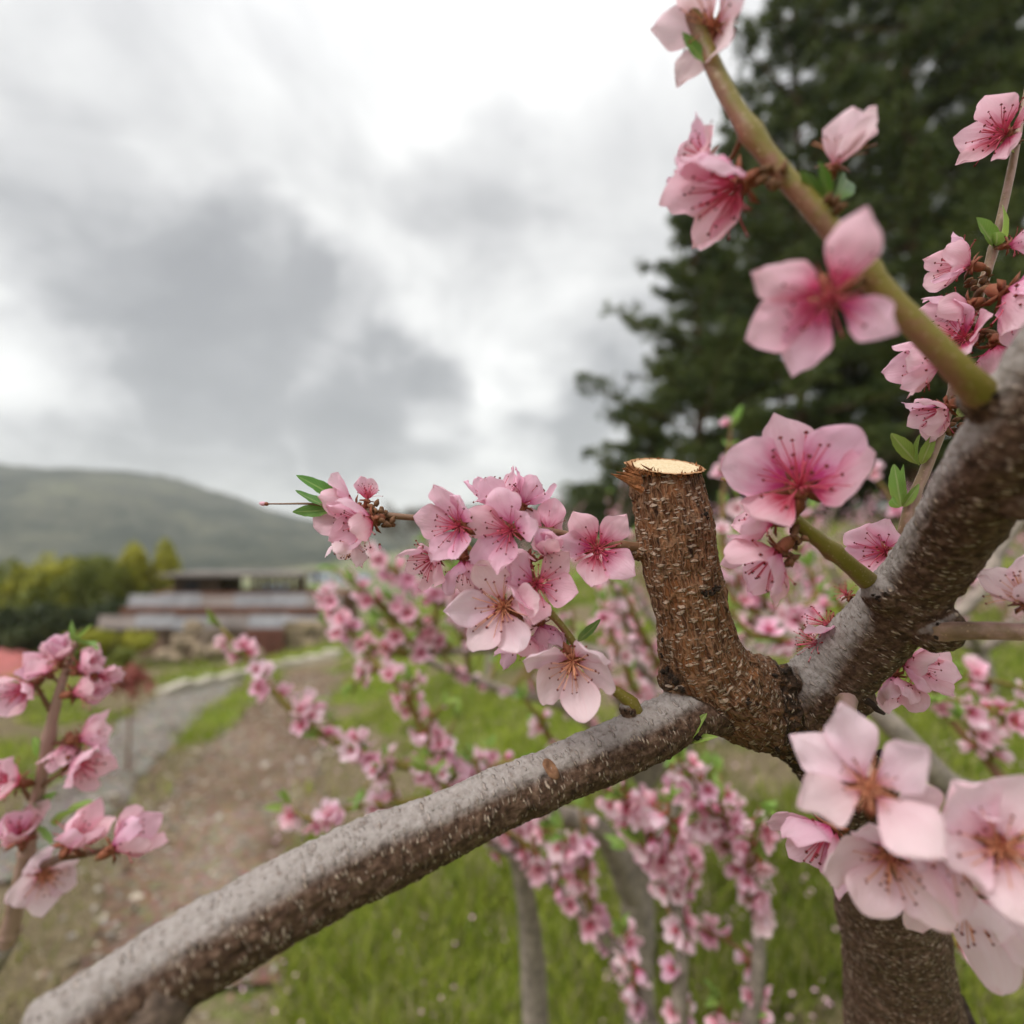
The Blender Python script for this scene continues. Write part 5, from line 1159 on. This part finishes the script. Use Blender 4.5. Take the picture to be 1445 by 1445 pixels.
# ------------------------------------------------------------------ mountains
def mountain(name, ridge, d0, d1, mat, seed, amp):
    """a range whose crest follows (u, v) read from the picture, foot at d0, crest at d1, a back slope behind"""
    us = [r_[0] for r_ in ridge]; vs = [r_[1] for r_ in ridge]; nu, nd = 170, 46; V = []
    for j in range(nd):
        f_ = j / (nd - 1); d = d0 + (d1 - d0) * f_ * 1.45
        for i in range(nu):
            u = us[0] + (us[-1] - us[0]) * i / (nu - 1); x = (u - 722.5) / F * d1 * (.75 + .25 * f_)
            crest = P(722.5, float(np.interp(u, us, vs)), d1).z; fz = -34
            g = f_ * 1.45; prof = math.sin(min(g, 1) * math.pi / 2) ** 1.15 if g <= 1 else 1 - (g - 1) ** 1.4 * .9
            V.append((x, d, fz + (crest - fz) * prof))
    V = np.array(V); nz = (fbm(V * .011, 5, seed) - .5); spur = (fbm(np.stack([V[:, 0] * .016, V[:, 1] * .004, V[:, 0] * 0], -1), 4, seed + 5) - .5)
    g = np.repeat(np.linspace(0, 1.45, nd), nu); V[:, 2] += (nz * amp + spur * amp * 1.3) * np.sin(np.clip(g, 0, 1.3) / 1.3 * np.pi)
    V[:, 2] += (fbm(V * .09, 2, seed + 9) - .5) * 5 * np.clip(g, 0, 1)
    Fc = [(a * nu + i, a * nu + i + 1, (a + 1) * nu + i + 1, (a + 1) * nu + i) for a in range(nd - 1) for i in range(nu - 1)]
    tag(link(name, make_mesh(name, V, Fc, mat)), kind='structure')
m, t, b = material('far_forest'); co_ = t.node('ShaderNodeTexCoord').outputs['Object']
nA = t.noise(co_, .012, 5, .6); nB = t.noise(co_, .11, 4, .7)
c = t.ramp(t.math('ADD', t.math('MULTIPLY', nA, .6), t.math('MULTIPLY', nB, .4)), ((.40, (.012, .019, .012)), (.48, (.032, .040, .026)), (.54, (.070, .070, .048)), (.62, (.11, .115, .065))))
t.put(b.inputs['Base Color'], c); b.inputs['Roughness'].default_value = .95; b.inputs['Specular IOR Level'].default_value = .05; t.put(b.inputs['Normal'], t.bump(nB, .9, 6))
mountain('mountain', ((-900, 640), (-400, 648), (-150, 652), (0, 660), (100, 668), (200, 674), (260, 690), (330, 712), (400, 730), (470, 744), (560, 756), (660, 772), (760, 790)), 330, 760, m, 3, 26)
mountain('far_mountain', ((200, 770), (420, 742), (520, 728), (640, 716), (720, 712), (820, 706), (950, 700), (1200, 690), (1700, 680)), 700, 1300, m, 13, 22)

# ------------------------------------------------------------------ grass
def grass(name, n, dmin, dmax, hmin, hmax, seed, label, thr=.47, keep_dry=.25, width=.004):
    rg = np.random.default_rng(seed); d = dmin * (dmax / dmin) ** rg.uniform(0, 1, n); ph = rg.uniform(-1.15, 1.15, n)
    x, y = ph * d, d
    g = green_mask(x, y); ok = (g > thr + rg.normal(0, .03, n)) | (rg.uniform(0, 1, n) < keep_dry)
    dry = g <= thr
    def inside(Lp, Rp):
        Ly = np.array([p.y for p in Lp]); o = np.argsort(Ly); lx = np.interp(y, Ly[o], np.array([p.x for p in Lp])[o]); Ry = np.array([p.y for p in Rp]); o2 = np.argsort(Ry); rx = np.interp(y, Ry[o2], np.array([p.x for p in Rp])[o2])
        e_ = .05 * np.sin(y * 9) + rg.normal(0, .05, n)
        return (x > lx + e_) & (x < rx + e_) & (y < max(Ly.max(), Ry.max()) + .2)
    ok &= ~(inside(pL, pR) | inside(tL, tR))
    x, y, d, dry = x[ok], y[ok], d[ok], dry[ok]; n = len(x); z = terr(x, y)
    k = (d / 3) ** .6; h = rg.uniform(hmin, hmax, n) * np.where(dry, .6, 1) * (.6 + .8 * vnoise(np.stack([x * 2.5, y * 2.5, x * 0], -1), 4)); a = rg.uniform(0, 6.28, n); w_ = width * k * rg.uniform(.7, 1.4, n); ln = rg.uniform(.15, .8, n) * h; la = rg.uniform(0, 6.28, n)
    b0 = np.stack([x, y, z - .01], 1); sd = np.stack([np.cos(a), np.sin(a), a * 0], 1) * w_[:, None]; le = np.stack([np.cos(la), np.sin(la), a * 0], 1) * ln[:, None]
    mid = b0 + np.array([0, 0, .6]) * h[:, None] + le * .35; tip = b0 + np.array([0, 0, 1]) * h[:, None] + le
    tri = np.stack([np.stack([b0 - sd, b0 + sd, mid - sd * .7], 1), np.stack([b0 + sd, mid + sd * .7, mid - sd * .7], 1), np.stack([mid - sd * .7, mid + sd * .7, tip], 1)], 1).reshape(-1, 3, 3)
    m, t, b = material(name); c = t.attr('tint', 'Color'); t.put(b.inputs['Base Color'], c); b.inputs['Roughness'].default_value = .6; b.inputs['Specular IOR Level'].default_value = .25
    tr = t.node('ShaderNodeBsdfTranslucent'); t.put(tr.inputs[0], c); mx = t.node('ShaderNodeMixShader'); mx.inputs[0].default_value = .3
    t.l.new(b.outputs[0], mx.inputs[1]); t.l.new(tr.outputs[0], mx.inputs[2]); t.l.new(mx.outputs[0], t.n['Material Output'].inputs[0])
    me = tris_mesh(name, tri, m); q = rg.uniform(0, 1, (n, 1)); nz = vnoise(np.stack([x * 1.3, y * 1.3, x * 0], -1), 8)[:, None]
    col = np.array([.12, .19, .014]) * (1 - q) + np.array([.44, .48, .07]) * q; col = col * (.6 + .8 * nz); straw = np.array([.40, .33, .19]) * (.6 + .6 * q)
    col = np.where((dry & (rg.uniform(0, 1, n) < .72))[:, None] | (rg.uniform(0, 1, (n, 1)) < .16), straw, col)
    at = me.attributes.new('tint', 'FLOAT_COLOR', 'POINT'); at.data.foreach_set('color', np.repeat(np.concatenate([col, np.ones((n, 1))], 1), 9, 0).astype(np.float32).ravel())
    tag(link(name, me), label, 'grass', kind='stuff')
grass('grass', 170000, .9, 9, .05, .13, 1, 'short green and straw-coloured grass under the peach trees')
grass('far_grass', 60000, 8, 30, .08, .22, 2, 'rough grass on the slope below the pines', keep_dry=.3)

# loose stones and dry litter on the path
def litter(name, n, seed, label):
    rg = np.random.default_rng(seed); f_ = rg.uniform(0, 1, n) ** .7; k = rg.uniform(-.06, 1.06, n); tri = []; col = []
    for a, b_ in zip(f_, k):
        A, B = (pL, pR) if rg.random() < .7 else (tL, tR)
        p = A[int((1 - a) * (len(A) - 1))].lerp(B[int((1 - a) * (len(B) - 1))], float(b_)); s = rg.uniform(.005, .015) * (1 + .12 * p.y); c = np.array([p.x + rg.normal(0, .1), p.y + rg.normal(0, .1), 0]); c[2] = tz(c[0], c[1]) + .03
        q = rg.normal(0, 1, (5, 3)) * s * np.array([1, 1, .5]) + c; tri += [q[[0, 1, 2]], q[[0, 2, 3]], q[[0, 3, 1]], q[[1, 2, 4]], q[[2, 3, 4]]]
        cc = np.array(((.34, .30, .26), (.20, .13, .08), (.42, .36, .28), (.14, .09, .06))[rg.integers(0, 4)]) * rg.uniform(.7, 1.2); col += [cc] * 15
    m, t, b = material(name); t.put(b.inputs['Base Color'], t.attr('tint', 'Color')); b.inputs['Roughness'].default_value = .9
    me = tris_mesh(name, np.array(tri), m); at = me.attributes.new('tint', 'FLOAT_COLOR', 'POINT'); at.data.foreach_set('color', np.concatenate([np.array(col), np.ones((len(col), 1))], 1).astype(np.float32).ravel())
    tag(link(name, me), label, 'litter', kind='stuff')
litter('path_litter', 3200, 5, 'loose stones and dry leaf litter scattered over the path')

# petals fallen under the trees
rg = np.random.default_rng(9); n = 1500; d = 1.0 * (8 / 1.0) ** rg.uniform(0, 1, n); x = rg.uniform(-.55, 1.05, n) * d; z = terr(x, d) + rg.uniform(.02, .09, n); c = np.stack([x, d, z], 1)
a = unit(rg.normal(0, 1, (n, 3)) * np.array([1, 1, .35])); b_ = unit(np.cross(a, rg.normal(0, .3, (n, 3)) + np.array([0, 0, 1]))); s = rg.uniform(.005, .009, (n, 1))
tri = np.concatenate([np.stack([c - a * s, c + b_ * s * .7, c + a * s], 1), np.stack([c - a * s, c + a * s, c - b_ * s * .7 + np.array([0, 0, .003])], 1)])
M['fallen'] = simple('fallen_petal', (.80, .50, .60), .6, .2, .15, 30)
tag(link('fallen_petals', tris_mesh('fallen_petals', tri, M['fallen'])), 'pink petals fallen on the grass under the peach trees', 'petals', kind='stuff')

# ------------------------------------------------------------------ air
mh = bpy.data.materials.new('haze'); mh.use_nodes = True; th = NT(mh.node_tree); th.n.clear()
pv = th.node('ShaderNodeVolumePrincipled'); pv.inputs['Color'].default_value = (.90, .93, .96, 1); pv.inputs['Density'].default_value = .00040; pv.inputs['Anisotropy'].default_value = .2
th.l.new(pv.outputs[0], th.node('ShaderNodeOutputMaterial').inputs['Volume'])
hz = link('haze', MB().box((0, 0, 40), (5600, 5600, 240)).mesh('haze', [mh], False)); tag(hz, 'thin grey haze hanging in the valley air', 'haze', kind='stuff')
